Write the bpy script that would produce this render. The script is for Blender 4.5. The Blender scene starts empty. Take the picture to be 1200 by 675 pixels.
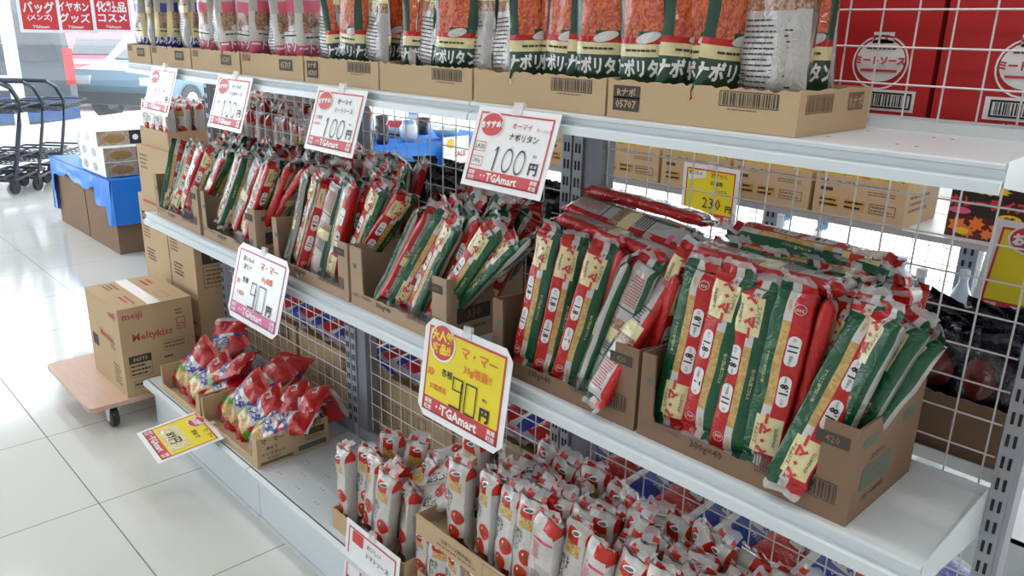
import bpy, math, random
from mathutils import Vector, Matrix, noise
R = random.Random(7)
PI = math.pi
SC = bpy.context.scene
COL = SC.collection

# ------------------------------------------------------------------ materials
MATS = {}
def _nt(name):
    m = bpy.data.materials.new(name); m.use_nodes = True
    nt = m.node_tree; b = nt.nodes['Principled BSDF']
    MATS[name] = m
    return m, nt, b
def pbr(name, col, rough=.5, metal=0., coat=0., bump=0., bscale=60., var=0., vscale=8., spec=.5, emit=None, estr=0.):
    m, nt, b = _nt(name)
    b.inputs['Base Color'].default_value = (*col, 1)
    b.inputs['Roughness'].default_value = rough
    b.inputs['Metallic'].default_value = metal
    b.inputs['Coat Weight'].default_value = coat
    b.inputs['Coat Roughness'].default_value = .05
    b.inputs['Specular IOR Level'].default_value = spec
    if emit:
        b.inputs['Emission Color'].default_value = (*emit, 1); b.inputs['Emission Strength'].default_value = estr
    if bump or var:
        tc = nt.nodes.new('ShaderNodeTexCoord')
    if bump:
        n = nt.nodes.new('ShaderNodeTexNoise'); n.inputs['Scale'].default_value = bscale; n.inputs['Detail'].default_value = 4
        n.inputs['Distortion'].default_value = 1.2
        nt.links.new(tc.outputs['Object'], n.inputs['Vector'])
        bp = nt.nodes.new('ShaderNodeBump'); bp.inputs['Strength'].default_value = bump; bp.inputs['Distance'].default_value = .01
        nt.links.new(n.outputs['Fac'], bp.inputs['Height']); nt.links.new(bp.outputs['Normal'], b.inputs['Normal'])
        if coat: nt.links.new(bp.outputs['Normal'], b.inputs['Coat Normal'])
    if var:
        n2 = nt.nodes.new('ShaderNodeTexNoise'); n2.inputs['Scale'].default_value = vscale; n2.inputs['Detail'].default_value = 5
        nt.links.new(tc.outputs['Object'], n2.inputs['Vector'])
        mx = nt.nodes.new('ShaderNodeMix'); mx.data_type = 'RGBA'
        mx.inputs[6].default_value = (*[c * (1 - var) for c in col], 1); mx.inputs[7].default_value = (*[min(1, c * (1 + var)) for c in col], 1)
        nt.links.new(n2.outputs['Fac'], mx.inputs[0]); nt.links.new(mx.outputs[2], b.inputs['Base Color'])
    return m
def striped(name, a, bcol, scale, dist=2., rough=.3, coat=.8, bump=.3):
    m, nt, b = _nt(name)
    b.inputs['Roughness'].default_value = rough; b.inputs['Coat Weight'].default_value = coat; b.inputs['Coat Roughness'].default_value = .08
    tc = nt.nodes.new('ShaderNodeTexCoord'); n = nt.nodes.new('ShaderNodeTexNoise')
    n.inputs['Scale'].default_value = scale; n.inputs['Detail'].default_value = 3; n.inputs['Distortion'].default_value = dist
    nt.links.new(tc.outputs['Object'], n.inputs['Vector'])
    r = nt.nodes.new('ShaderNodeValToRGB'); r.color_ramp.elements[0].position = .42; r.color_ramp.elements[1].position = .58
    r.color_ramp.elements[0].color = (*a, 1); r.color_ramp.elements[1].color = (*bcol, 1)
    nt.links.new(n.outputs['Fac'], r.inputs[0]); nt.links.new(r.outputs[0], b.inputs['Base Color'])
    bp = nt.nodes.new('ShaderNodeBump'); bp.inputs['Strength'].default_value = bump; bp.inputs['Distance'].default_value = .01
    nt.links.new(n.outputs['Fac'], bp.inputs['Height']); nt.links.new(bp.outputs['Normal'], b.inputs['Normal'])
    return m
def film(name, col=(.9, .9, .92), alpha=.45, rough=.12):
    m, nt, b = _nt(name)
    b.inputs['Base Color'].default_value = (*col, 1); b.inputs['Roughness'].default_value = rough
    b.inputs['Specular IOR Level'].default_value = .9
    tc = nt.nodes.new('ShaderNodeTexCoord'); n = nt.nodes.new('ShaderNodeTexNoise'); n.inputs['Scale'].default_value = 70; n.inputs['Distortion'].default_value = 2
    nt.links.new(tc.outputs['Object'], n.inputs['Vector'])
    bp = nt.nodes.new('ShaderNodeBump'); bp.inputs['Strength'].default_value = .35; bp.inputs['Distance'].default_value = .01
    nt.links.new(n.outputs['Fac'], bp.inputs['Height']); nt.links.new(bp.outputs['Normal'], b.inputs['Normal'])
    b.inputs['Alpha'].default_value = alpha
    return m

pbr('red', (.52, .010, .010), .32, coat=.55, bump=.6, bscale=38, spec=.3)
pbr('green', (.003, .085, .032), .32, coat=.55, bump=.6, bscale=38, spec=.3)
pbr('cream', (.78, .68, .36), .35, coat=1., bump=.5, bscale=38)
striped('gold', (.50, .29, .07), (.66, .44, .15), 55)
pbr('packwhite', (.64, .615, .60), .3, coat=1., bump=.5, bscale=38)
pbr('packgrey', (.47, .45, .44), .35, coat=1., bump=.5, bscale=38)
pbr('darkgreen', (.012, .06, .035), .3, coat=.4, bump=.2)
pbr('yellow', (.80, .58, .02), .4, coat=.2)
pbr('orange', (.82, .20, .03), .4, coat=.3)
pbr('blue', (.02, .045, .33), .3, coat=.5, bump=.2)
pbr('navy', (.004, .005, .018), .25, coat=.5, bump=.8, bscale=30)
pbr('limegreen', (.10, .42, .05), .35, coat=.4)
pbr('tomato', (.55, .022, .010), .25, coat=.4, bump=.3, spec=.3)
pbr('maroon', (.10, .012, .012), .3, coat=.5, bump=.2)
pbr('tomatogreen', (.05, .14, .03), .4)
striped('napolitan', (.42, .03, .012), (.74, .17, .045), 60, 3., bump=.4)
striped('meatsauce', (.26, .10, .06), (.50, .33, .22), 60, 3., bump=.4)
striped('macaroni', (.48, .28, .06), (.70, .48, .16), 90, 2.)
striped('food', (.50, .42, .34), (.30, .24, .18), 26, 3., coat=0, rough=.6, bump=.05)
striped('salad', (.16, .24, .05), (.55, .16, .07), 34, 2., coat=0, rough=.6, bump=.05)
pbr('pink', (.70, .12, .22), .5)
film('film', alpha=.45)
film('cloudyfilm', (.86, .85, .88), .62, .18)
pbr('printochre', (.55, .33, .10), .6)
pbr('cardboard', (.235, .145, .09), .85, bump=.12, bscale=180, var=.07, vscale=5)
pbr('palecardboard', (.56, .40, .24), .85, bump=.12, bscale=180, var=.06, vscale=5)
pbr('greyboard', (.44, .31, .215), .85, bump=.12, bscale=180, var=.06, vscale=5)
pbr('cardboardedge', (.50, .35, .22), .9)
pbr('boxink', (.055, .045, .04), .7)
pbr('boxinkgreen', (.10, .15, .11), .7)
pbr('fadedink', (.22, .14, .09), .8)
pbr('boxred', (.50, .10, .09), .8)
pbr('tape', (.80, .78, .74), .25)
pbr('shelf', (.66, .70, .73), .35, spec=.5, bump=.02, bscale=300)
pbr('shelflip', (.68, .74, .78), .3)
pbr('post', (.36, .38, .42), .45)
pbr('postdark', (.23, .24, .28), .5)
pbr('hole', (.02, .02, .025), .9)
pbr('wire', (.74, .73, .74), .35)
pbr('paper', (.86, .86, .87), .5)
pbr('laminate', (.88, .88, .90), .2, coat=.4)
pbr('printred', (.62, .045, .05), .4)
pbr('printpink', (.66, .10, .28), .4)
pbr('printyellow', (.88, .72, .02), .4)
pbr('printblack', (.015, .015, .015), .5)
pbr('printorange', (.85, .16, .03), .5)
pbr('caserd', (.50, .012, .014), .55, var=.05)
pbr('caseseam', (.20, .008, .01), .6)
pbr('bluecloth', (.015, .20, .72), .45, bump=.12, bscale=12)
pbr('foam', (.84, .84, .80), .7)
pbr('cartblack', (.03, .035, .055), .4)
pbr('rubber', (.02, .02, .024), .6)
pbr('chrome', (.7, .7, .72), .2, metal=1.)
pbr('curryblack', (.025, .018, .015), .3, coat=.3)
pbr('plaster', (.80, .80, .80), .8)
pbr('sill', (.86, .87, .88), .6)
pbr('ceilingwhite', (.82, .82, .80), .8)
pbr('asphalt', (.62, .64, .66), .9, var=.1)
pbr('vanbody', (.045, .062, .078), .3, coat=.5)
pbr('vanblue', (.01, .07, .24), .4)
pbr('carred', (.34, .02, .05), .3, coat=.5)
pbr('carblue', (.13, .24, .32), .3, coat=.5)
pbr('carglass', (.02, .025, .035), .08)
pbr('lampred', (.6, .02, .02), .3)
pbr('denim', (.07, .17, .33), .8, bump=.2, bscale=200)
pbr('shirt', (.35, .36, .40), .8)
pbr('skin', (.62, .38, .27), .5)
pbr('hair', (.02, .015, .012), .5)
pbr('shoe', (.75, .76, .78), .6)
pbr('bottlecap', (.75, .78, .82), .4)
pbr('bottleblue', (.18, .36, .62), .25, coat=.5)
pbr('bottleclear', (.62, .72, .80), .15, coat=.6)
pbr('ceramic', (.72, .72, .70), .3, coat=.4)
pbr('stripedred', (.50, .03, .05), .4)
pbr('darkcloth', (.02, .022, .035), .7)

def floor_mat():
    m, nt, b = _nt('floortiles')
    geo = nt.nodes.new('ShaderNodeNewGeometry'); sep = nt.nodes.new('ShaderNodeSeparateXYZ')
    nt.links.new(geo.outputs['Position'], sep.inputs[0])
    def mth(op, a, bval=None):
        n = nt.nodes.new('ShaderNodeMath'); n.operation = op
        for k, v in ((0, a), (1, bval)):
            if v is None: continue
            if isinstance(v, (int, float)): n.inputs[k].default_value = v
            else: nt.links.new(v, n.inputs[k])
        return n.outputs[0]
    T = .6
    def line(src, off):
        q = mth('ADD', src, -off + 600.); q = mth('DIVIDE', q, T); f = mth('FRACT', q)
        f = mth('SUBTRACT', f, .5); f = mth('ABSOLUTE', f)
        return mth('GREATER_THAN', f, .5 - .0032)
    a = line(sep.outputs[0], -2.5677); c = line(sep.outputs[1], .6082)
    g = mth('MAXIMUM', a, c)
    n = nt.nodes.new('ShaderNodeTexNoise'); n.inputs['Scale'].default_value = 1.3; n.inputs['Detail'].default_value = 6
    nt.links.new(geo.outputs['Position'], n.inputs['Vector'])
    mx = nt.nodes.new('ShaderNodeMix'); mx.data_type = 'RGBA'
    mx.inputs[6].default_value = (.68, .68, .65, 1); mx.inputs[7].default_value = (.76, .76, .73, 1)
    nt.links.new(n.outputs['Fac'], mx.inputs[0])
    m2 = nt.nodes.new('ShaderNodeMix'); m2.data_type = 'RGBA'; m2.inputs[7].default_value = (.16, .15, .14, 1)
    nt.links.new(g, m2.inputs[0]); nt.links.new(mx.outputs[2], m2.inputs[6]); nt.links.new(m2.outputs[2], b.inputs['Base Color'])
    rr = mth('MULTIPLY', g, .5); rr = mth('ADD', rr, .10); nt.links.new(rr, b.inputs['Roughness'])
    b.inputs['Specular IOR Level'].default_value = .7
floor_mat()
def glass_mat():
    m = bpy.data.materials.new('glass'); m.use_nodes = True; nt = m.node_tree; MATS['glass'] = m
    nt.nodes.remove(nt.nodes['Principled BSDF'])
    out = nt.nodes['Material Output']; t = nt.nodes.new('ShaderNodeBsdfTransparent'); g = nt.nodes.new('ShaderNodeBsdfGlossy')
    g.inputs['Roughness'].default_value = .02; mx = nt.nodes.new('ShaderNodeMixShader'); mx.inputs[0].default_value = .05
    t.inputs[0].default_value = (.95, .98, 1, 1)
    nt.links.new(t.outputs[0], mx.inputs[1]); nt.links.new(g.outputs[0], mx.inputs[2]); nt.links.new(mx.outputs[0], out.inputs[0])
glass_mat()
def wood_mat():
    m, nt, b = _nt('plywood')
    tc = nt.nodes.new('ShaderNodeTexCoord'); mp = nt.nodes.new('ShaderNodeMapping'); mp.inputs['Scale'].default_value = (1, 5, 1)
    n = nt.nodes.new('ShaderNodeTexNoise'); n.inputs['Scale'].default_value = 5; n.inputs['Detail'].default_value = 6; n.inputs['Distortion'].default_value = 1.5
    nt.links.new(tc.outputs['Object'], mp.inputs[0]); nt.links.new(mp.outputs[0], n.inputs['Vector'])
    r = nt.nodes.new('ShaderNodeValToRGB'); r.color_ramp.elements[0].color = (.56, .34, .25, 1); r.color_ramp.elements[1].color = (.74, .52, .42, 1)
    nt.links.new(n.outputs['Fac'], r.inputs[0]); nt.links.new(r.outputs[0], b.inputs['Base Color']); b.inputs['Roughness'].default_value = .4
wood_mat()

# ------------------------------------------------------------------ mesh builder
class MB:
    def __init__(s): s.v = []; s.f = []; s.m = []; s.names = []
    def mi(s, name):
        if name not in s.names: s.names.append(name)
        return s.names.index(name)
    def poly(s, pts, mat):
        i = len(s.v); s.v += [tuple(p) for p in pts]; s.f.append(tuple(range(i, i + len(pts)))); s.m.append(s.mi(mat))
    def quadbox(s, P, mat):            # 8 points: bottom 4 ccw, top 4 ccw
        i = len(s.v); s.v += [tuple(p) for p in P]; k = s.mi(mat)
        for q in ((3, 2, 1, 0), (4, 5, 6, 7), (0, 1, 5, 4), (1, 2, 6, 5), (2, 3, 7, 6), (3, 0, 4, 7)):
            s.f.append(tuple(i + a for a in q)); s.m.append(k)
    def box(s, x0, x1, y0, y1, z0, z1, mat):
        s.quadbox([(x0, y0, z0), (x1, y0, z0), (x1, y1, z0), (x0, y1, z0), (x0, y0, z1), (x1, y0, z1), (x1, y1, z1), (x0, y1, z1)], mat)
    def prism(s, pts, O, ux, uy, d, mat):   # 2d outline extruded by vector d
        O = Vector(O); ux = Vector(ux); uy = Vector(uy); d = Vector(d); n = len(pts); k = s.mi(mat)
        a = [O + ux * p[0] + uy * p[1] for p in pts]; i = len(s.v)
        s.v += [tuple(p) for p in a] + [tuple(p + d) for p in a]
        s.f.append(tuple(i + j for j in range(n))); s.m.append(k)
        s.f.append(tuple(i + n + j for j in reversed(range(n)))); s.m.append(k)
        for j in range(n):
            h = (j + 1) % n; s.f.append((i + j, i + n + j, i + n + h, i + h)); s.m.append(k)
    def tube(s, pts, r, mat, n=6, closed=False):
        pts = [Vector(p) for p in pts]; m = len(pts); k = s.mi(mat); base = len(s.v)
        rr = r if isinstance(r, (list, tuple)) else [r] * m
        for a in range(m):
            if closed: t = pts[(a + 1) % m] - pts[a - 1]
            else: t = pts[min(a + 1, m - 1)] - pts[max(a - 1, 0)]
            t.normalize(); u = t.cross(Vector((0, 0, 1)))
            if u.length < .05: u = t.cross(Vector((0, 1, 0)))
            u.normalize(); w = t.cross(u)
            for j in range(n):
                an = 2 * PI * j / n; s.v.append(tuple(pts[a] + (u * math.cos(an) + w * math.sin(an)) * rr[a]))
        for a in range(m if closed else m - 1):
            b = (a + 1) % m
            for j in range(n):
                h = (j + 1) % n; s.f.append((base + a * n + j, base + a * n + h, base + b * n + h, base + b * n + j)); s.m.append(k)
        if not closed:
            s.f.append(tuple(base + j for j in reversed(range(n)))); s.m.append(k)
            s.f.append(tuple(base + (m - 1) * n + j for j in range(n))); s.m.append(k)
    def lathe(s, prof, O, mats, n=16, axis='z'):   # prof [(r,z)...], mats per segment
        O = Vector(O); base = len(s.v)
        def P(r, z, a):
            c, d = r * math.cos(a), r * math.sin(a)
            return O + (Vector((c, d, z)) if axis == 'z' else Vector((z, c, d)) if axis == 'x' else Vector((c, z, d)))
        for r, z in prof:
            for j in range(n): s.v.append(tuple(P(r, z, 2 * PI * j / n)))
        for i in range(len(prof) - 1):
            k = s.mi(mats if isinstance(mats, str) else mats[i])
            for j in range(n):
                h = (j + 1) % n; s.f.append((base + i * n + j, base + i * n + h, base + (i + 1) * n + h, base + (i + 1) * n + j)); s.m.append(k)
        k = s.mi(mats if isinstance(mats, str) else mats[0]); s.f.append(tuple(base + j for j in reversed(range(n)))); s.m.append(k)
        k = s.mi(mats if isinstance(mats, str) else mats[-1]); s.f.append(tuple(base + (len(prof) - 1) * n + j for j in range(n))); s.m.append(k)
    def decal(s, g, fn, mat):          # g = (verts2d, faces); fn maps (x,y) -> 3d
        vs, fs = g; i = len(s.v); s.v += [tuple(fn(x, y)) for x, y in vs]; k = s.mi(mat)
        for f in fs: s.f.append(tuple(i + a for a in f)); s.m.append(k)
    def mesh(s, name, smooth=False):
        me = bpy.data.meshes.new(name); me.from_pydata(s.v, [], s.f)
        for n in s.names: me.materials.append(MATS[n])
        me.polygons.foreach_set('material_index', s.m)
        if smooth: me.polygons.foreach_set('use_smooth', [True] * len(s.f))
        me.update(); return me
    def obj(s, name, parent=None, loc=None, smooth=False):
        o = bpy.data.objects.new(name, s.mesh(name, smooth)); COL.objects.link(o)
        if parent: o.parent = parent
        if loc: o.location = loc
        return o
def link(name, me, parent=None, mw=None):
    o = bpy.data.objects.new(name, me); COL.objects.link(o)
    if parent: o.parent = parent
    if mw is not None: o.matrix_world = mw
    return o
def thing(name, label, cat, loc=(0, 0, 0), rotz=0, group=None):
    o = bpy.data.objects.new(name, None); o.empty_display_size = .05; COL.objects.link(o); o.location = loc; o.rotation_euler = (0, 0, rotz)
    o['label'] = label; o['category'] = cat
    if group: o['group'] = group
    return o
def tag(o, label, cat, group=None):
    o['label'] = label; o['category'] = cat
    if group: o['group'] = group
    return o
def struct(o): o['kind'] = 'structure'; return o
def copy_tree(o, parent=None):
    c = o.copy(); COL.objects.link(c)
    if parent: c.parent = parent
    for ch in KIDS.get(o, ()): copy_tree(ch, c)
    return c
KIDS = {}

# ------------------------------------------------------------------ flat shapes and lettering
_tc = {}
def text2d(body, size=1., bold=0.):
    key = (body, bold)
    if key not in _tc:
        c = bpy.data.curves.new('lettering', 'FONT'); c.body = body; c.resolution_u = 1; c.offset = bold
        c.align_x = 'CENTER'
        o = bpy.data.objects.new('lettering', c); COL.objects.link(o)
        dg = bpy.context.evaluated_depsgraph_get(); me = o.evaluated_get(dg).to_mesh()
        vs = [(v.co.x, v.co.y) for v in me.vertices]; fs = [tuple(p.vertices) for p in me.polygons]
        o.evaluated_get(dg).to_mesh_clear(); bpy.data.objects.remove(o); bpy.data.curves.remove(c)
        if vs:
            ax = (min(v[0] for v in vs) + max(v[0] for v in vs)) / 2; ay = (min(v[1] for v in vs) + max(v[1] for v in vs)) / 2
            vs = [(a - ax, b - ay) for a, b in vs]
        _tc[key] = (vs, fs)
    vs, fs = _tc[key]
    return [(a * size, b * size) for a, b in vs], fs
def tr2(g, x=0, y=0, rot=0, sx=1, sy=1):
    c, s_ = math.cos(rot), math.sin(rot)
    return [(x + (a * sx) * c - (b * sy) * s_, y + (a * sx) * s_ + (b * sy) * c) for a, b in g[0]], g[1]
def rect2(x0, x1, y0, y1): return [(x0, y0), (x1, y0), (x1, y1), (x0, y1)], [(0, 1, 2, 3)]
def oval2(rx, ry, n=20, m=4):
    v = [(0, 0)]; f = []
    for k in range(1, m + 1): v += [(rx * k / m * math.cos(2 * PI * i / n), ry * k / m * math.sin(2 * PI * i / n)) for i in range(n)]
    for i in range(n):
        j = (i + 1) % n; f.append((0, 1 + i, 1 + j))
        for k in range(1, m): a = 1 + (k - 1) * n; c = 1 + k * n; f.append((a + i, c + i, c + j, a + j))
    return v, f
def pill2(w, h, n=6):
    r = w / 2; p = []
    for i in range(n + 1): a = PI * i / n; p.append((r * math.cos(a), h / 2 - r + r * math.sin(a)))
    for i in range(n + 1): a = PI + PI * i / n; p.append((r * math.cos(a), -h / 2 + r + r * math.sin(a)))
    return p, [tuple(range(len(p)))]
def ring2(r, w, n=18):
    v = []; f = []
    for i in range(n):
        a = 2 * PI * i / n; v += [((r - w) * math.cos(a), (r - w) * math.sin(a)), (r * math.cos(a), r * math.sin(a))]
    for i in range(n): j = (i + 1) % n; f.append((2 * i, 2 * i + 1, 2 * j + 1, 2 * j))
    return v, f
def frame2(x0, x1, y0, y1, w):
    v = [(x0, y0), (x1, y0), (x1, y1), (x0, y1), (x0 + w, y0 + w), (x1 - w, y0 + w), (x1 - w, y1 - w), (x0 + w, y1 - w)]
    return v, [(0, 1, 5, 4), (1, 2, 6, 5), (2, 3, 7, 6), (3, 0, 4, 7)]
def star2(r1, r2, n=10):
    p = []
    for i in range(2 * n):
        r = r1 if i % 2 == 0 else r2; a = PI * i / n; p.append((r * math.cos(a), r * math.sin(a)))
    v = [(0, 0)] + p; return v, [(0, 1 + i, 1 + (i + 1) % (2 * n)) for i in range(2 * n)]
def bars2(x0, x1, y0, y1, seed=1):
    r = random.Random(seed); v = []; f = []; x = x0
    while x < x1:
        w = r.uniform(.15, .8) * (x1 - x0) / 26; i = len(v)
        v += [(x, y0), (x + w, y0), (x + w, y1), (x, y1)]; f.append((i, i + 1, i + 2, i + 3)); x += w + r.uniform(.2, .8) * (x1 - x0) / 26
    return v, f
def lines2(x0, x1, y0, y1, n, seed=1, fill=.45):
    r = random.Random(seed); v = []; f = []; h = (y1 - y0) / n
    for k in range(n):
        x = x0; y = y0 + h * (k + .5 - fill / 2); xe = x1 - r.uniform(0, .3) * (x1 - x0)
        while x < xe:
            w = min(r.uniform(.06, .2) * (x1 - x0), xe - x); i = len(v)
            v += [(x, y), (x + w, y), (x + w, y + h * fill), (x, y + h * fill)]; f.append((i, i + 1, i + 2, i + 3)); x += w + .025 * (x1 - x0)
    return v, f

# ------------------------------------------------------------------ film wrapped packs
def around(W, T):
    """cross-section as list of (zone, s, x, y)"""
    c = []
    F = [0, .10, .21, .32, .42, .54, .66, .77, .88, 1]
    for s in F:
        e = abs(2 * s - 1); c.append(('F', s, (s - .5) * W * .94, -T / 2 * (.70 + .30 * (1 - e ** 3))))
    for q in (-.4, 0, .4): c.append(('R', q, W / 2 * (1.0 + .03 * (1 - abs(q))), q * T * .8))
    for s in (1, .85, .65, .5, .35, .15, 0):
        e = abs(2 * s - 1); c.append(('B', s, (s - .5) * W * .94, T / 2 * (.70 + .30 * (1 - e ** 3))))
    for q in (.4, 0, -.4): c.append(('S', q, -W / 2 * (1.0 + .03 * (1 - abs(q))), q * T * .8))
    return c
def pack(W, T, L, rows, matfn, seed, decals=None, wr=.0016, end_t=.25, crimp=.05, fin=.028, finmat=None, bend=.0, name='pack', topr=0.):
    """body from z=0..L (t=0 at the top), seal fins beyond both ends. returns (body mesh, fin mesh, merged mesh)"""
    sec = around(W, T); n = len(sec); off = seed * 17.3
    def ease(z):
        d = min(z, L - z) / (crimp * L)
        return 1. if d >= 1 else end_t + (1 - end_t) * math.sin(d * PI / 2)
    def warp(x, y, z, k=1.):
        d = min(z, L - z) / L; a = wr * (1 + 2.2 * max(0, .16 - d) / .16) * k
        q = Vector((x * 38 + off, y * 38, z * 22))
        nx = noise.noise(q) * a; ny = noise.noise(q + Vector((5.2, 1.3, 7.7))) * a * 1.6
        ny += bend * math.sin(PI * z / L)
        return x + nx, y + ny, z + noise.noise(q * .5) * a
    def S(x, y, z):
        e = ease(z); wd = 1 + .10 * (1 - e)
        return warp(x * wd, y * e, z)
    def yf(s):
        e = abs(2 * s - 1); return -T / 2 * (.70 + .30 * (1 - e ** 3))
    def yb(s): return -yf(s)
    b = MB(); base = 0
    for t in rows:
        z = L * (1 - t)
        for _, s, x, y in sec: b.v.append(S(x, y, z))
    for i in range(len(rows) - 1):
        tm = (rows[i] + rows[i + 1]) / 2
        for j in range(n):
            h = (j + 1) % n; za, zb = sec[j][0], sec[h][0]
            if za == zb: zone, sm = za, (sec[j][1] + sec[h][1]) / 2
            else: zone, sm = ('R' if 'R' in (za, zb) else 'S'), 0
            b.f.append((i * n + j, i * n + h, (i + 1) * n + h, (i + 1) * n + j)); b.m.append(b.mi(matfn(zone, sm, tm)))
    b.f.append(tuple(range(n))); b.m.append(b.mi(matfn('F', .5, 0)))
    b.f.append(tuple((len(rows) - 1) * n + j for j in reversed(range(n)))); b.m.append(b.mi(matfn('F', .5, 1)))
    if decals:
        for face, g, s, t, mat, lift in decals:
            def fn(x, y, face=face, s=s, t=t, lift=lift):
                px = (s - .5) * W * .94 + (x if face == 'F' else -x); z = L * (1 - t) + y; sl = px / (W * .94) + .5
                yy = yf(sl) if face == 'F' else yb(sl)
                q = S(px, yy, z); return (q[0], q[1] + (-lift if face == 'F' else lift), q[2])
            b.decal(g, fn, mat)
    def fins(b2, ends=(1, 0)):
        for top in ends:
            rws = 5; cl = 9; base = len(b2.v); ph = R.uniform(0, 6); fold = R.uniform(-.012, .012)
            z0 = L if top else 0; sg = 1 if top else -1
            for i in range(rws + 1):
                q = i / rws
                for j in range(cl + 1):
                    s = j / cl; x = (s - .5) * W * (1.02 - .12 * q + .10 * noise.noise(Vector((off, q * 3, top * 9))))
                    y = math.sin(s * 9 + ph) * .004 * q + fold * q * q * 2 + noise.noise(Vector((s * 6 + off, q * 5, ph))) * .010 * (.3 + q)
                    z = z0 + sg * (fin * q - abs(noise.noise(Vector((s * 5 + off, 3, ph)))) * fin * .5 * q)
                    b2.v.append((x, y, z - sg * .002))
            for i in range(rws):
                for j in range(cl):
                    b2.f.append((base + i * (cl + 1) + j, base + i * (cl + 1) + j + 1, base + (i + 1) * (cl + 1) + j + 1, base + (i + 1) * (cl + 1) + j))
                    b2.m.append(b2.mi(finmat(top, (j + .5) / cl, (i + .5) / rws)))
    st = R.getstate(); f = MB(); fins(f, (1,)); f2 = MB(); fins(f2, (0,))
    R.setstate(st); m = MB(); m.v = list(b.v); m.f = list(b.f); m.m = list(b.m); m.names = list(b.names); fins(m)
    return b.mesh(name, True), f.mesh(name + '_seal', True), m.mesh(name, True), f2.mesh(name + '_seal', True)

# spaghetti
def spag_mat(zone, s, t):
    if zone == 'F':
        if .045 < t < .27 and s < .76: return 'cream'
        if s < .42: return 'red'
        if s < .66: return 'gold' if .34 < t < .84 else 'packwhite'
        return 'green'
    if zone == 'R': return 'green' if s <= .05 else 'packgrey'
    if zone == 'S': return 'red'
    if abs(t - .3) < .006 or abs(t - .68) < .006: return 'darkgreen'
    if .42 < t < .52: return 'cream'
    if .52 < t < .60: return 'meatsauce'
    if .08 < t < .14: return 'pink' if s < .4 else 'packgrey'
    if s > .84: return 'green'
    if s < .16: return 'red'
    return 'packgrey'
def spag_fin(top, s, q):
    if q > .62: return 'film'
    if top: return 'red' if s < .42 else ('packwhite' if s < .66 else 'green')
    return 'red' if s < .42 else ('packwhite' if s < .66 else 'green')
def spag_decals(v):
    D = []
    dig = ['11', '1.8', '7', '11'][v % 4]
    for t, a, bq in ((.44, '1.8', 'mm'), (.68, dig, '分')):
        D.append(('F', pill2(.0165, .050), .215, t, 'laminate', .0009))
        D.append(('F', tr2(text2d(a, .0165, .03), 0, -.004, -PI / 2), .215, t, 'printblack', .0014))
        D.append(('F', tr2(text2d(bq, .006), 0, -.019, -PI / 2), .215, t, 'printblack', .0014))
        D.append(('F', tr2(text2d('ゆで時間' if t > .5 else '太さ', .005), 0, .0165, -PI / 2), .215, t, 'printblack', .0014))
    D.append(('F', tr2(text2d('マ・マー', .019, .06), 0, 0, -PI / 2), .44, .155, 'printred', .0010))
    D.append(('F', tr2(text2d('SPAGHETTI', .0065, .01), 0, 0, -PI / 2), .14, .155, 'printblack', .0010))
    D.append(('F', tr2(text2d('スパゲティ', .0075, .01), 0, 0, -PI / 2), .67, .155, 'printblack', .0010))
    D.append(('F', ring2(.0085, .0009), .23, .925, 'packwhite', .0010))
    D.append(('F', text2d('300', .0075, .02), .23, .92, 'packwhite', .0010))
    D.append(('F', tr2(text2d('マカロニ専門店の味', .006), 0, 0, PI / 2), .85, .55, 'cream', .0010))
    D.append(('F', tr2(oval2(.0022, .009), 0, 0, .1), .55, .935, 'gold', .0010))
    D.append(('B', lines2(-.016, .016, -.03, .03, 11, v), .5, .82, 'boxred', .0009))
    D.append(('B', lines2(-.016, .016, -.014, .014, 5, v + 3), .5, .36, 'boxink', .0009))
    return D
SROWS = [0, .02, .045, .08, .12, .16, .2, .24, .27, .294, .306, .34, .38, .42, .47, .52, .56, .60, .64, .674, .686, .72, .76, .80, .84, .88, .92, .95, .98, 1]
SPAG = [pack(.054, .030, .275, SROWS, spag_mat, 3 + i, spag_decals(i), name='spaghetti_pack', finmat=spag_fin, bend=(.0, .004, -.004, .002)[i]) for i in range(4)]
SL = .275

def frame_mw(p, axis, normal, sc=1.):
    """local z along axis, local -y along normal"""
    z = Vector(axis).normalized(); y = -(Vector(normal) - z * Vector(normal).dot(z)).normalized(); x = y.cross(z)
    m = Matrix((x, y, z)).transposed().to_4x4(); m.translation = Vector(p)
    if isinstance(sc, (int, float)): sc = (sc, sc, sc)
    return m @ Matrix.Diagonal((*sc, 1))
def put_pack(meshes, i, mw, label, cat, group, name, parts=True, body='wrapper', cap='sealed_end'):
    M = meshes[i % len(meshes)]
    if parts:
        e = bpy.data.objects.new(name, None); e.empty_display_size = .02; COL.objects.link(e); e.matrix_world = mw
        for nm, me in ((body, M[0]), (cap, M[1]), (cap, M[3])):
            c = bpy.data.objects.new(nm, me); COL.objects.link(c); c.parent = e
        tag(e, label, cat, group); return e
    o = link(name, M[2], None, mw); tag(o, label, cat, group); return o

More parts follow.
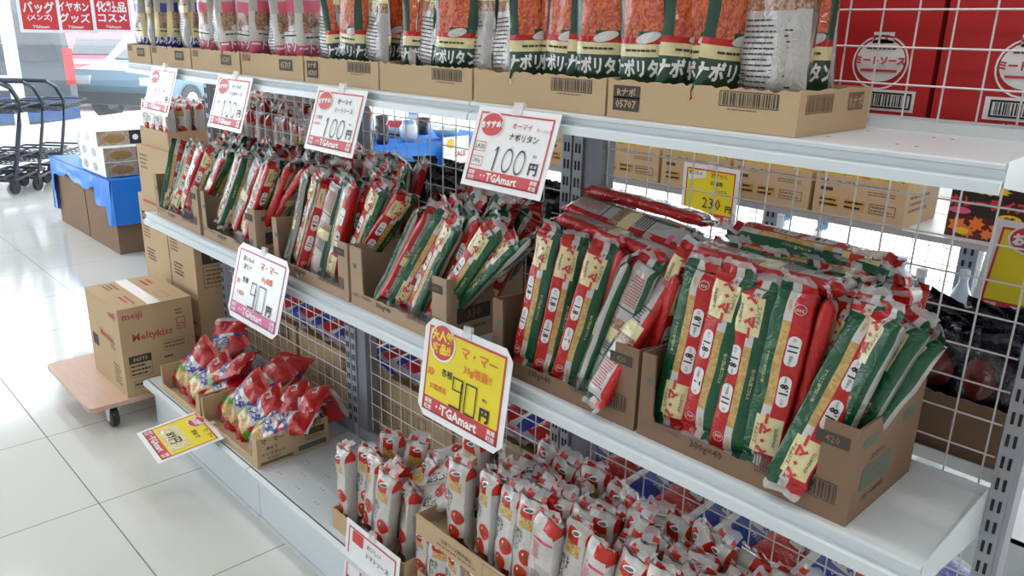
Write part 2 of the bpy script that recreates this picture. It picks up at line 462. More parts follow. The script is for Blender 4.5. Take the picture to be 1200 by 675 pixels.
# flat pillow bags
def pillow(W, H, T, matfn, seed, decals=None, nx=14, nz=20, wr=.004, name='bag', fin=.016, finmat='film', gus=0.):
    """z 0..H, front -y"""
    off = seed * 11.7
    def prof(s, t):
        a = max(0, 1 - abs(2 * s - 1) ** 3.); c = max(0, 1 - abs(2 * t - 1) ** 4.)
        return (a ** .6) * (c ** .6)
    def S(s, t, side):
        x = (s - .5) * W * (1 - .07 * prof(.5, t)); z = H * t
        q = Vector((x * 26 + off, side * 3, z * 26))
        k = prof(s, t)
        y = side * T / 2 * k * (1 + gus * (1 - 2 * t)) + noise.noise(q) * wr * (.35 + k) + noise.noise(q * .45) * wr
        return (x + noise.noise(q + Vector((3, 3, 3))) * wr * .4, y, z)
    b = MB()
    for side in (-1, 1):
        base = len(b.v)
        for i in range(nz + 1):
            for j in range(nx + 1): b.v.append(S(j / nx, i / nz, side) if (0 < i < nz and 0 < j < nx) else S(j / nx, i / nz, 0))
        for i in range(nz):
            for j in range(nx):
                f = (base + i * (nx + 1) + j, base + i * (nx + 1) + j + 1, base + (i + 1) * (nx + 1) + j + 1, base + (i + 1) * (nx + 1) + j)
                b.f.append(f if side < 0 else tuple(reversed(f))); b.m.append(b.mi(matfn('F' if side < 0 else 'B', (j + .5) / nx, (i + .5) / nz)))
    if decals:
        for face, g, s, t, mat, lift in decals:
            sd = -1 if face == 'F' else 1
            def fn(x, y, s=s, t=t, sd=sd, lift=lift):
                q = S(min(.99, max(.01, s + (x if sd < 0 else -x) / W)), min(.99, max(.01, t + y / H)), sd); return (q[0], q[1] + sd * lift, q[2])
            b.decal(g, fn, mat)
    FF = []
    for top in (1, 0):
        f = MB(); FF.append(f)
        base = len(f.v); cl = 12; rws = 3
        for i in range(rws + 1):
            for j in range(cl + 1):
                s = j / cl; q = i / rws; z = (H if top else 0) + (1 if top else -1) * (fin * q - .001)
                y = noise.noise(Vector((s * 5 + off, q * 2, top))) * .010 * (.4 + q) + S(s, 1 if top else 0, 0)[1] * (1 - q)
                f.v.append(((s - .5) * W * (1 - .03 * q), y, z + noise.noise(Vector((s * 7 + off, 2, top))) * .004 * q))
        for i in range(rws):
            for j in range(cl):
                f.f.append((base + i * (cl + 1) + j, base + i * (cl + 1) + j + 1, base + (i + 1) * (cl + 1) + j + 1, base + (i + 1) * (cl + 1) + j)); f.m.append(f.mi(finmat))
    m = MB(); m.v = list(b.v); m.names = list(b.names); m.f = list(b.f); m.m = list(b.m)
    for f in FF:
        n0 = len(m.v); m.v += f.v; m.f += [tuple(a + n0 for a in q) for q in f.f]; m.m += [m.mi(finmat)] * len(f.f)
    return b.mesh(name, True), FF[0].mesh(name + '_seal', True), m.mesh(name, True), FF[1].mesh(name + '_seal', True)

# ------------------------------------------------------------------ cartons
def face_fn(x0, x1, y0, y1, z0, z1, face, e=.0007):
    if face == 'front': return lambda u, v: (x0 + u, y0 - e, z0 + v)
    if face == 'right': return lambda u, v: (x1 + e, y0 + u, z0 + v)
    if face == 'left': return lambda u, v: (x0 - e, y1 - u, z0 + v)
    if face == 'top': return lambda u, v: (x0 + u, y0 + v, z1 + e)
def mark(b, dims, m):
    face, kind = m[0], m[1]; fn = face_fn(*dims, face)
    if kind == 'text': _, _, s, u, v, size, mat = m; b.decal(tr2(text2d(s, size, .02), u, v), fn, mat)
    elif kind == 'rect': _, _, u0, u1, v0, v1, mat = m; b.decal(rect2(u0, u1, v0, v1), fn, mat)
    elif kind == 'frame': _, _, u0, u1, v0, v1, w, mat = m; b.decal(frame2(u0, u1, v0, v1, w), fn, mat)
    elif kind == 'bars':
        _, _, u0, u1, v0, v1, mat = m; b.decal(bars2(u0, u1, v0, v1), fn, mat)
    elif kind == 'lines': _, _, u0, u1, v0, v1, n, mat = m; b.decal(lines2(u0, u1, v0, v1, n, int(u0 * 999)), fn, mat)
    elif kind == 'block':      # dark panel with light lettering
        _, _, s, u0, u1, v0, v1, mat, tm = m
        b.decal(rect2(u0, u1, v0, v1), fn, mat); f2 = face_fn(*dims, face, .0012)
        g = text2d(s, (v1 - v0) * .75, .02); w = max(a for a, _ in g[0]) - min(a for a, _ in g[0]); k = min(1, (u1 - u0) * .9 / w)
        b.decal(tr2(g, (u0 + u1) / 2, (v0 + v1) / 2, 0, k, 1), f2, tm)
def carton(x0, x1, y0, y1, z0, z1, mat='cardboard', marks=(), tape=None, lid_gap=True):
    b = MB(); w, d, h = x1 - x0, y1 - y0, z1 - z0; X, Y = w / 2, d / 2
    b.box(-X, X, -Y, Y, 0, h - .006, mat)
    b.box(-X, X, -Y, -.0015, h - .006, h, mat); b.box(-X, X, .0015, Y, h - .006, h, mat)
    b.box(-X + .004, X - .004, -.0015, .0015, h - .006, h - .004, 'fadedink')
    dm = (-X, X, -Y, Y, 0, h)
    if tape: b.box(-X - .0006, X + .0006, -.024, .024, h, h + .0006, tape)
    for m in marks: mark(b, dm, m)
    return b
def open_carton(w, d, h, mat, cut=None, th=.004, marks=(), rag=.004, seed=0, rise=0., backh=None):
    """open top tray; cut=(left_post, right_post, lip_height, ) lowers the front wall between the posts"""
    b = MB(); X, Y = w / 2, d / 2; r = random.Random(seed); bh = backh or h
    b.box(-X + .001, X - .001, -Y + .001, Y - .001, .0003, th, mat)
    if cut:
        l, rr, lip = cut; pts = [(0, 0), (w, 0), (w, h), (w - rr, h)]
        n = 14; a = l + .006; e = w - rr - .006; pts.append((w - rr - .002, lip + .012))
        for i in range(n + 1): pts.append((e + (a - e) * i / n, lip + r.uniform(-rag, rag) * .5))
        pts += [(l + .002, lip + .012), (l, h), (0, h)]
    else:
        pts = [(0, 0), (w, 0), (w, h)]; n = 40
        for i in range(1, n): pts.append((w - w * i / n, h + r.uniform(-rag, 0)))
        pts.append((0, h))
    b.prism(pts, (-X, -Y, 0), (1, 0, 0), (0, 0, 1), (0, th, 0), mat)
    b.prism([(0, 0), (w, 0), (w, bh), (0, bh)], (-X, Y - th, 0), (1, 0, 0), (0, 0, 1), (0, th, 0), mat)
    d -= 2 * th; side = [(0, 0), (d, 0), (d, bh)] + [(d * (1 - q), h + (bh - h) * (1 - q) + rise * math.sin(PI * q) + r.uniform(-rag, rag) * .3) for q in (.15, .3, .45, .6, .75, .9)] + [(0, h)]
    b.prism(side, (-X, -Y + th, 0), (0, 1, 0), (0, 0, 1), (th, 0, 0), mat)
    b.prism(side, (X - th, -Y + th, 0), (0, 1, 0), (0, 0, 1), (th, 0, 0), mat)
    dm = (-X, X, -Y, Y, 0, h)
    for m in marks: mark(b, dm, m)
    return b

# ------------------------------------------------------------------ camera
H = 1.507
cam = bpy.data.cameras.new('camera'); cam.sensor_width = 36; cam.lens = 933 / 1200 * 36; cam.clip_start = .05; cam.clip_end = 200
co = bpy.data.objects.new('camera', cam); COL.objects.link(co); SC.camera = co
Rm = [[0.6881707, 0.23637487, -0.68596502], [0.72518601, -0.19419019, 0.66060231], [0.02294211, -0.95205939, -0.30505175]]
co.matrix_world = Matrix(((Rm[0][0], -Rm[0][1], -Rm[0][2], 0), (Rm[1][0], -Rm[1][1], -Rm[1][2], 0), (Rm[2][0], -Rm[2][1], -Rm[2][2], H), (0, 0, 0, 1)))

# ------------------------------------------------------------------ the room
b = MB(); b.box(-14, 5, -5, 12, -.05, 0, 'floortiles'); struct(b.obj('floor'))
b = MB(); b.box(-60, 40, -40, 60, -.20, -.06, 'asphalt'); struct(b.obj('parking_lot'))
CZ = 3.1
b = MB(); b.box(-10.4, 5, -5, 9, CZ, CZ + .1, 'ceilingwhite'); struct(b.obj('ceiling'))
b = MB(); b.box(-6, 5, -5.1, -5, 0, CZ, 'plaster'); struct(b.obj('wall_front'))
b = MB(); b.box(5, 5.1, -5, 9, 0, CZ, 'plaster'); struct(b.obj('wall_right'))
# slanting glass front of the shop on the left
P0 = Vector((-9.77, 1.87, 0)); D = Vector((-.577, .816, 0)).normalized(); N = Vector((-.816, -.577, 0)).normalized()
def along(b, s0, s1, z0, z1, n0, n1, mat):
    q = lambda s, n, z: P0 + D * s + N * n + Vector((0, 0, z))
    b.quadbox([q(s0, n1, z0), q(s1, n1, z0), q(s1, n0, z0), q(s0, n0, z0), q(s0, n1, z1), q(s1, n1, z1), q(s1, n0, z1), q(s0, n0, z1)], mat)
b = MB(); along(b, -7.5, 9.5, 0, .36, 0, .16, 'sill'); along(b, -7.5, 9.5, .36, .39, -.03, .18, 'sill'); struct(b.obj('wall_left'))
b = MB(); along(b, -7.5, 9.5, 2.85, CZ, 0, .16, 'sill'); struct(b.obj('trim_1'))
for k, s in enumerate((-7.5, -5.1, -2.6, .44, 3.0, 5.6, 8.4)):
    w = bpy.data.objects.new('window_%d' % (k + 1), None); COL.objects.link(w); struct(w)
    m = MB(); along(m, s, s + .085, .39, 2.85, .02, .12, 'shelf'); m.obj('window_frame', w)
    if k < 6:
        e = (-5.1, -2.6, .44, 3.0, 5.6, 8.4)[k]; m = MB(); along(m, s + .085, e, .39, 2.85, .06, .066, 'glass'); m.obj('glass_pane', w)
# back wall of the shop with daylight windows
b = MB(); b.box(-14, -7.5, 8.9, 9, 0, .5, 'plaster'); b.box(-7.5, 5, 8.9, 9, 0, .3, 'plaster'); b.box(-14, 5, 8.9, 9, 2.7, CZ, 'plaster')
for x in (-7.6, -5, -2.4, .2, 2.8): b.box(x, x + .12, 8.9, 9, .3, 2.7, 'plaster')
struct(b.obj('wall_back'))

# ------------------------------------------------------------------ vehicles outside
def wheel(b, x, y, z, r, w=.2): b.lathe([(r * .55, -w / 2), (r, -w / 2), (r, w / 2), (r * .55, w / 2)], (x, y, z), 'rubber', 20, 'y'); b.lathe([(r * .5, -w / 2 - .01), (r * .6, -w / 2), (r * .6, w / 2), (r * .5, w / 2 + .01)], (x, y, z), 'shelf', 14, 'y')
def vehicle(name, label, cat, prof, width, paint, loc, rz, glass, wheels, extra):
    t = thing(name, label, cat, loc, rz)
    b = MB(); n = len(prof); W2 = width / 2; k = b.mi(paint)
    ys = [(-W2, .93), (-W2 + .08, 1.), (W2 - .08, 1.), (W2, .93)]
    cx = sum(p[0] for p in prof) / n; cz = .3
    for y, s in ys:
        for px, pz in prof: b.v.append((cx + (px - cx) * (.97 + .03 * (s > .95)), y * (1 - .12 * max(0, (pz - 1.0)) / 1.0), cz + (pz - cz) * (.98 + .02 * (s > .95))))
    for a in range(3):
        for i in range(n): j = (i + 1) % n; b.f.append((a * n + i, a * n + j, (a + 1) * n + j, (a + 1) * n + i)); b.m.append(k)
    b.f.append(tuple(reversed(range(n)))); b.m.append(k); b.f.append(tuple(3 * n + i for i in range(n))); b.m.append(k)
    b.obj('body', t)
    for nm, fn in glass + extra:
        m = MB(); fn(m); m.obj(nm, t)
    for x, y in wheels: m = MB(); wheel(m, x, y, .31, .31); m.obj('wheel', t)
    return t
vanp = [(-2.2, .35), (2.1, .35), (2.2, .6), (2.15, 1.0), (1.95, 1.9), (-1.0, 1.95), (-1.7, 1.15), (-2.2, .95)]
vehicle('van', 'grey van parked beyond the window with its rear towards the shop', 'van', vanp, 1.75, 'vanbody', (-13.90, 2.90, -.06), -.238,
    [('rear_window', lambda m: m.prism([(-.72, 0), (.72, 0), (.62, .62), (-.62, .62)], (2.175, 0, 1.10), (0, 1, 0), (-.13, 0, .90), (.012, 0, .002), 'carglass')),
     ('side_window', lambda m: m.box(-1.2, 1.6, .80, .84, 1.15, 1.65, 'carglass'))],
    [(-1.4, -.75), (-1.4, .75), (1.4, -.75), (1.4, .75)],
    [('bumper', lambda m: m.box(2.15, 2.33, -.86, .86, .36, .66, 'vanblue')),
     ('number_plate', lambda m: m.box(2.22, 2.235, -.25, .25, .74, .92, 'laminate')),
     ('tail_lamp', lambda m: m.box(2.14, 2.2, -.87, -.76, .8, 1.25, 'lampred')), ('tail_lamp', lambda m: m.box(2.14, 2.2, .76, .87, .8, 1.25, 'lampred'))])
carp = [(-2.0, .3), (2.0, .3), (2.05, .6), (1.95, .85), (1.2, .95), (.5, 1.42), (-1.1, 1.42), (-1.7, .98), (-2.03, .88)]
def car_extra(m): m.box(2.0, 2.1, -.72, .72, .32, .5, 'rubber')
vehicle('car', 'red car parked further off behind the grey van', 'car', carp, 1.65, 'carred', (-18.1, 5.7, -.06), -.305,
    [('windscreen', lambda m: m.prism([(-.6, 0), (.6, 0), (.5, .5), (-.5, .5)], (1.15, 0, .98), (0, 1, 0), (-.84, 0, .54), (.012, 0, .02), 'carglass'))],
    [(-1.25, -.72), (-1.25, .72), (1.25, -.72), (1.25, .72)], [('bumper', car_extra), ('head_lamp', lambda m: m.box(1.95, 2.04, -.75, -.45, .6, .75, 'laminate')), ('head_lamp', lambda m: m.box(1.95, 2.04, .45, .75, .6, .75, 'laminate'))])
vehicle('car', 'pale blue car parked right of the van, front wheel showing', 'car', carp, 1.65, 'carblue', (-15.15, 6.13, -.06), -.955,
    [('windscreen', lambda m: m.prism([(-.6, 0), (.6, 0), (.5, .5), (-.5, .5)], (1.15, 0, .98), (0, 1, 0), (-.84, 0, .54), (.012, 0, .02), 'carglass')),
     ('side_window', lambda m: m.box(-1.0, .6, .73, .78, .98, 1.3, 'carglass'))],
    [(-1.25, -.76), (-1.25, .76), (1.25, -.76), (1.25, .76)], [('bumper', car_extra), ('head_lamp', lambda m: m.box(1.95, 2.04, -.75, -.45, .6, .75, 'laminate')), ('head_lamp', lambda m: m.box(1.95, 2.04, .45, .75, .6, .75, 'laminate'))])

# hanging posters
def poster(c, w, h, lines, label):
    v = Vector((-c[0], -c[1], 0)).normalized(); ang = math.atan2(v.y, v.x) + PI / 2
    t = thing('hanging_poster', label, 'poster', c, ang, 'red posters hanging by the window')
    b = MB(); b.box(-w / 2, w / 2, 0, .003, 0, h, 'paper'); b.obj('sheet', t)
    b = MB(); fn = lambda x, y: (x, -.001, y); f2 = lambda x, y: (x, -.002, y)
    b.decal(rect2(-w / 2 + .025, w / 2 - .025, .025, h - .025), fn, 'printred')
    for s, y, size in lines:
        g = text2d(s, size, .025); ww = max(a for a, _ in g[0]) - min(a for a, _ in g[0]); k = min(1, (w - .08) / ww); b.decal(tr2(g, 0, y, 0, k, 1), f2, 'laminate')
    b.obj('print', t)
    m = MB()
    for x in (-w * .4, w * .4): m.tube([(x, 0, h), (x, 0, CZ - c[2])], .0012, 'wire', 4)
    m.obj('hanging_wire', t)
poster((-7.76, 1.96, 1.418), .31, .47, [('TGAmart', .048, .03), ('(メンズ)', .12, .05), ('バッグ', .20, .10), ('人気の', .31, .05)], 'red hanging poster reading bag, nearest the window post')
poster((-7.70, 2.21, 1.422), .31, .47, [('TGAmart', .048, .03), ('グッズ', .12, .08), ('イヤホン', .21, .085), ('話題の', .31, .05)], 'red hanging poster reading earphone goods, second from the window post')
poster((-7.60, 2.48, 1.43), .31, .47, [('TGAmart', .048, .03), ('コスメ', .12, .08), ('化粧品', .21, .09), ('人気の', .31, .05)], 'red hanging poster reading cosmetics, third from the window post')
poster((-7.45, 2.82, 1.43), .31, .47, [('TGAmart', .048, .03), ('コーナー', .12, .08), ('食品', .21, .09)], 'red hanging poster half hidden behind the leftmost sauce pouches')

# ------------------------------------------------------------------ shopping carts
def make_cart():
    t = thing('shopping_cart', 'x', 'shopping cart')
    b = MB()
    for y in (-.22, .22):
        b.tube([(-.05, y, .10), (.02, y, .24), (.16, y, .60), (.20, y, .80), (.10, y, .93), (-.05, y, .99)], .016, 'cartblack', 6)
        b.tube([(-.05, y, .12), (.5, y * .8, .15)], .014, 'cartblack', 6)
    b.tube([(-.05, -.22, .99), (-.05, .22, .99)], .018, 'cartblack', 6); b.tube([(.5, -.18, .15), (.5, .18, .15)], .014, 'cartblack')
    b.tube([(-.05, -.22, .12), (-.05, .22, .12)], .014, 'cartblack')
    f = b.obj('frame', t)
    ks = [f]
    for z, x0, x1 in ((.70, .18, .62), (.26, .02, .52)):
        m = MB()
        for y in [-.2 + .05 * k for k in range(9)]: m.tube([(x0, y, z), (x1, y, z + .03)], .004, 'cartblack', 4)
        for k in range(8): x = x0 + (x1 - x0) * k / 7; m.tube([(x, -.2, z + .03 * k / 7), (x, .2, z + .03 * k / 7)], .004, 'cartblack', 4)
        m.tube([(x0, -.21, z + .05), (x1, -.21, z + .08), (x1, .21, z + .08), (x0, .21, z + .05)], .010, 'cartblack', 5, True)
        ks.append(m.obj('basket_rack', t))
    for x, y in ((-.05, -.22), (-.05, .22), (.5, -.18), (.5, .18)):
        w = MB(); w.lathe([(.02, -.014), (.062, -.014), (.066, 0), (.062, .014), (.02, .014)], (x, y, .066), 'rubber', 14, 'y'); w.box(x - .012, x + .012, y - .02, y - .016, .06, .13, 'cartblack'); w.box(x - .012, x + .012, y + .016, y + .02, .06, .13, 'cartblack')
        ks.append(w.obj('wheel', t))
    KIDS[t] = ks; return t
cart = make_cart(); rz = 2.35
for k, (x, y) in enumerate(((-8.62, 1.97), (-8.56, 1.77), (-8.50, 1.57), (-8.44, 1.36))):
    c = cart if k == 0 else copy_tree(cart)
    c.location = (x, y, 0); c.rotation_euler = (0, 0, rz)
    c['label'] = 'black shopping cart, ' + ('nearest the blue-covered cartons' , 'second from the blue-covered cartons', 'third from the blue-covered cartons', 'at the left edge of the row')[k]
    c['category'] = 'shopping cart'; c['group'] = 'row of black shopping carts by the window'

# ------------------------------------------------------------------ blue covered cartons and frozen food boxes
for k, (x0, x1) in enumerate(((-6.24, -5.63), (-6.95, -6.26))):
    b = carton(x0, x1, 1.70, 2.22, 0, .50, 'cardboard', [('front', 'lines', .08, .30, .24, .34, 4, 'fadedink'), ('front', 'lines', .30, .52, .12, .26, 5, 'fadedink')])
    tag(b.obj('carton', None, ((x0 + x1) / 2, 1.96, 0)), 'brown carton under the blue sheet, ' + ('nearer the shelves' if k == 0 else 'nearer the carts'), 'carton', 'cartons under the blue sheet')
b = MB()
def sheet(b, x0, x1, y0, y1, z, drop_f, drop_r, nx=26, ny=14):
    def P(u, v):
        # u across x with skirts, v across y with front skirt
        return None
    top = lambda x, y: (x, y, z + .006 + .006 * noise.noise(Vector((x * 6, y * 6, 1))))
    base = len(b.v); k = b.mi('bluecloth')
    for i in range(nx + 1):
        for j in range(ny + 1): b.v.append(top(x0 + (x1 - x0) * i / nx, y0 + (y1 - y0) * j / ny))
    for i in range(nx):
        for j in range(ny): a = base + i * (ny + 1) + j; b.f.append((a, a + ny + 1, a + ny + 2, a + 1)); b.m.append(k)
    base = len(b.v); m = 6
    for i in range(nx + 1):
        x = x0 + (x1 - x0) * i / nx
        for j in range(m + 1):
            q = j / m; dz = drop_f(i / nx) * q; b.v.append((x, y0 - .008 - .02 * q * (1 + noise.noise(Vector((x * 9, q * 2, 2)))), top(x, y0)[2] - dz))
    for i in range(nx):
        for j in range(m): a = base + i * (m + 1) + j; b.f.append((a, a + 1, a + m + 2, a + m + 1)); b.m.append(k)
    base = len(b.v)
    for i in range(ny + 1):
        y = y0 + (y1 - y0) * i / ny
        for j in range(m + 1):
            q = j / m; b.v.append((x1 + .008 + .02 * q * (1 + noise.noise(Vector((y * 9, q * 2, 5)))), y, top(x1, y)[2] - drop_r(i / ny) * q))
    for i in range(ny):
        for j in range(m): a = base + i * (m + 1) + j; b.f.append((a, a + m + 1, a + m + 2, a + 1)); b.m.append(k)
    base = len(b.v)
    for i in range(ny + 1):
        y = y0 + (y1 - y0) * i / ny
        for j in range(m + 1):
            q = j / m; b.v.append((x0 - .008 - .01 * q, y, top(x0, y)[2] - .42 * q))
    for i in range(ny):
        for j in range(m): a = base + i * (m + 1) + j; b.f.append((a, a + 1, a + m + 2, a + m + 1)); b.m.append(k)
    # corner joins
    for (cx_, sx, dr) in ((x1, 1, drop_r(0)), (x0, -1, .42)):
        p = top(cx_, y0); b.poly([p, (cx_ + sx * .008, y0, p[2]), (cx_ + sx * .03, y0 - .005, p[2] - dr), (cx_, y0 - .03, p[2] - min(dr, drop_f(1 if sx > 0 else 0)))], 'bluecloth')
sheet(b, -6.97, -5.61, 1.69, 2.24, .505, lambda u: .30 if u > .93 else (.40 if u < .05 else .10 + .018 * math.sin(u * 13) + .012 * math.sin(u * 31) + (.10 if .8 < u else 0)), lambda v: .30)
tag(b.obj('blue_sheet', smooth=True), 'bright blue plastic sheet draped over two brown cartons by the window', 'sheet')
def foodbox(x, y, z, w, d, h, rz, label):
    t = thing('frozen_food_box', label, 'food box', (x, y, z), rz, 'stacked frozen food boxes on the blue sheet')
    b = MB(); b.box(-w / 2, w / 2, -d / 2, d / 2, 0, h, 'foam'); b.obj('box', t)
    b = MB(); X = w / 2
    f = lambda u, v: (-X + u, -d / 2 - .0008, v); f2 = lambda u, v: (-X + u, -d / 2 - .0014, v); f3 = lambda u, v: (-X + u, -d / 2 - .002, v)
    fr = lambda u, v: (X + .0008, -d / 2 + u, v); fr2 = lambda u, v: (X + .0014, -d / 2 + u, v); fr3 = lambda u, v: (X + .002, -d / 2 + u, v)
    b.decal(rect2(.0, d * .42, 0.002, h - .002), fr, 'food'); b.decal(tr2(oval2(d * .15, h * .3), d * .22, h * .45), fr2, 'salad'); b.decal(rect2(d * .42, d, .002, h - .002), fr, 'curryblack')
    b.decal(tr2(oval2(h * .2, h * .2), d * .50, h * .5), fr2, 'laminate'); b.decal(rect2(d * .60, d * .85, h * .45, h * .9), fr2, 'orange')
    b.decal(lines2(d * .60, d * .85, h * .1, h * .4, 2), fr3, 'laminate')
    b.obj('printed_panel', t)
    for q in (.2, .6): b = MB(); b.decal(tr2(oval2(w * .10, h * .3), w * q, h * .5), f2, 'packgrey'); b.obj('hand_hole', t)
for k in range(3):
    foodbox(-5.98 + (0, .0, -.10)[k], 1.955, .516 + .0985 * k, .50, .50, .098, 0.0, 'white box with salad photo on the blue sheet, ' + ('bottom', 'middle', 'top')[k] + ' of the stack')
b = MB(); b.box(-.11, .11, -.09, .09, 0, .22, 'foam'); b.box(-.1105, -.02, -.0905, .0905, .02, .2, 'packgrey'); tag(b.obj('appliance_box', None, (-6.62, 1.92, .515)), 'white upright box on the blue sheet left of the salad boxes', 'box')

# ------------------------------------------------------------------ stacked cartons at the shelf end
ML = [('front', 'block', '06593', .02, .11, .23, .27, 'boxink', 'palecardboard'), ('front', 'lines', .15, .26, .20, .27, 4, 'fadedink'), ('front', 'lines', .02, .11, .15, .21, 4, 'fadedink'), ('front', 'lines', .06, .24, .31, .335, 1, 'boxred'), ('front', 'lines', .04, .14, .05, .11, 4, 'boxink'),
      ('right', 'block', '0853', .03, .17, .13, .18, 'boxink', 'palecardboard'), ('right', 'frame', .03, .17, .03, .12, .002, 'boxink'), ('right', 'lines', .04, .16, .04, .11, 4, 'fadedink')]
for (x0, x1, z0, z1, lb) in ((-3.36, -3.10, 0, .452, 'tall brown carton on the floor behind the dolly, bottom of the right column'), (-3.66, -3.37, 0, .452, 'brown carton on the floor behind the dolly, bottom of the left column'),
                             (-3.36, -3.10, .452, .80, 'brown carton with a black number label, second up in the right column'), (-3.66, -3.37, .452, .80, 'brown carton with red print, second up in the left column')):
    b = carton(x0, x1, 1.21, 1.50, z0, z1 - .001, 'palecardboard', ML); tag(b.obj('carton', None, ((x0 + x1) / 2, 1.355, z0)), lb, 'carton', 'cartons stacked at the shelf end')
b = carton(-3.58, -3.09, 1.20, 1.52, .80, 1.02, 'palecardboard', [('front', 'lines', .03, .12, .12, .19, 4, 'fadedink')]); tag(b.obj('carton', None, (-3.335, 1.36, .80)), 'wide pale carton on top of the stack at the shelf end', 'carton', 'cartons stacked at the shelf end')

# meiji carton on its dolly
t = thing('furniture_dolly', 'plywood dolly on black casters under the large carton', 'dolly', (-3.345, .985, 0))
b = MB(); pts = []
for cx_, cy_, a0 in ((.29 - .03, .245 - .03, 0), (-.29 + .03, .245 - .03, PI / 2), (-.29 + .03, -.245 + .03, PI), (.29 - .03, -.245 + .03, 1.5 * PI)):
    for k in range(5): a = a0 + PI / 2 * k / 4; pts.append((cx_ + .03 * math.cos(a), cy_ + .03 * math.sin(a)))
b.prism(pts, (0, 0, .094), (1, 0, 0), (0, 1, 0), (0, 0, .018), 'plywood'); b.obj('board', t)
for x in (-.2, .245):
    for y in (-.155, .2):
        m = MB(); m.lathe([(.012, -.013), (.041, -.013), (.044, 0), (.041, .013), (.012, .013)], (x, y, .044), 'rubber', 20, 'y')
        m.prism([(-.012, -.012), (.012, -.012), (.03, .056), (-.03, .056)], (x, y - .018, .037), (1, 0, 0), (0, 0, 1), (0, .003, 0), 'shelf'); m.prism([(-.012, -.012), (.012, -.012), (.03, .056), (-.03, .056)], (x, y + .014, .037), (1, 0, 0), (0, 0, 1), (0, .003, 0), 'chrome')
        m.box(x - .032, x + .032, y - .022, y + .022, .090, .094, 'chrome'); m.obj('caster', t)
mk = [('right', 'text', 'meiji', .052, .325, .040, 'boxred'), ('right', 'text', 'Meltykiss', .12, .235, .042, 'boxred'), ('right', 'block', '06593', .02, .105, .135, .165, 'boxink', 'palecardboard'),
      ('right', 'frame', .02, .105, .075, .135, .0015, 'boxink'), ('right', 'lines', .025, .10, .08, .13, 3, 'boxink'), ('right', 'frame', .03, .13, .03, .06, .0015, 'boxink'), ('right', 'lines', .035, .125, .035, .055, 1, 'boxink'),
      ('right', 'frame', .155, .255, .16, .20, .001, 'fadedink'), ('right', 'lines', .16, .25, .165, .195, 2, 'fadedink'), ('right', 'lines', .155, .19, .125, .14, 1, 'boxink'), ('right', 'frame', .215, .25, .235, .285, .003, 'boxred'), ('right', 'frame', .222, .243, .245, .262, .003, 'boxred'),
      ('right', 'lines', .215, .25, .295, .325, 2, 'fadedink'),
      ('front', 'text', 'Meltykiss', .22, .21, .042, 'boxred'), ('front', 'text', 'meiji', .31, .32, .04, 'boxred'), ('front', 'rect', .03, .10, .13, .18, 'boxink'), ('front', 'lines', .26, .34, .03, .12, 6, 'fadedink'), ('front', 'lines', .25, .31, .17, .21, 3, 'fadedink'),
      ('top', 'lines', .03, .14, .05, .10, 3, 'fadedink'), ('top', 'lines', .22, .34, .05, .09, 2, 'boxred'), ('top', 'lines', .05, .14, .19, .24, 2, 'boxred'), ('top', 'frame', .25, .33, .18, .22, .002, 'boxred')]
b = carton(-3.45, -3.07, .886, 1.168, .112, .474, 'palecardboard', mk, 'tape'); tag(b.obj('carton', None, (-3.26, 1.027, .112)), 'large brown confectionery carton with white tape and red lettering on the dolly', 'carton')

# ------------------------------------------------------------------ gondola shelving
XS = [-3.07, -2.135, -1.2, -.265]          # upright positions (left edges)
YF, YB, MID, TOP, DECK = 1.035, 1.30, .835, 1.378, .20
g = thing('shelf_gondola', 'long white metal shelving unit with wire mesh back and two shelves', 'shelving', (0, 0, 0))
def slots(m, x0, z0, z1, y):
    z = z0
    while z < z1:
        for k in range(2): m.box(x0 + .006 + k * .010, x0 + .0105 + k * .010, y - .0012, y, z, z + .020, 'hole')
        z += .0375
for i, x in enumerate(XS):
    w = .112 if i in (1, 2) else .06
    m = MB(); m.box(x, x + .026, YB, YB + .05, 0, 1.95, 'post'); slots(m, x, .25, 1.85, YB)
    if i in (1, 2):
        m.box(x + .032, x + .058, YB, YB + .05, 0, 1.95, 'post'); slots(m, x + .032, .25, 1.85, YB); m.box(x + .026, x + .032, YB + .006, YB + .05, 0, 1.95, 'postdark')
        m.box(x + .058, x + .108, YB + .006, YB + .05, 0, 1.95, 'postdark')
    else: m.box(x + .026, x + .034, YB + .004, YB + .05, 0, 1.95, 'post'); 
    m.obj('upright', g)
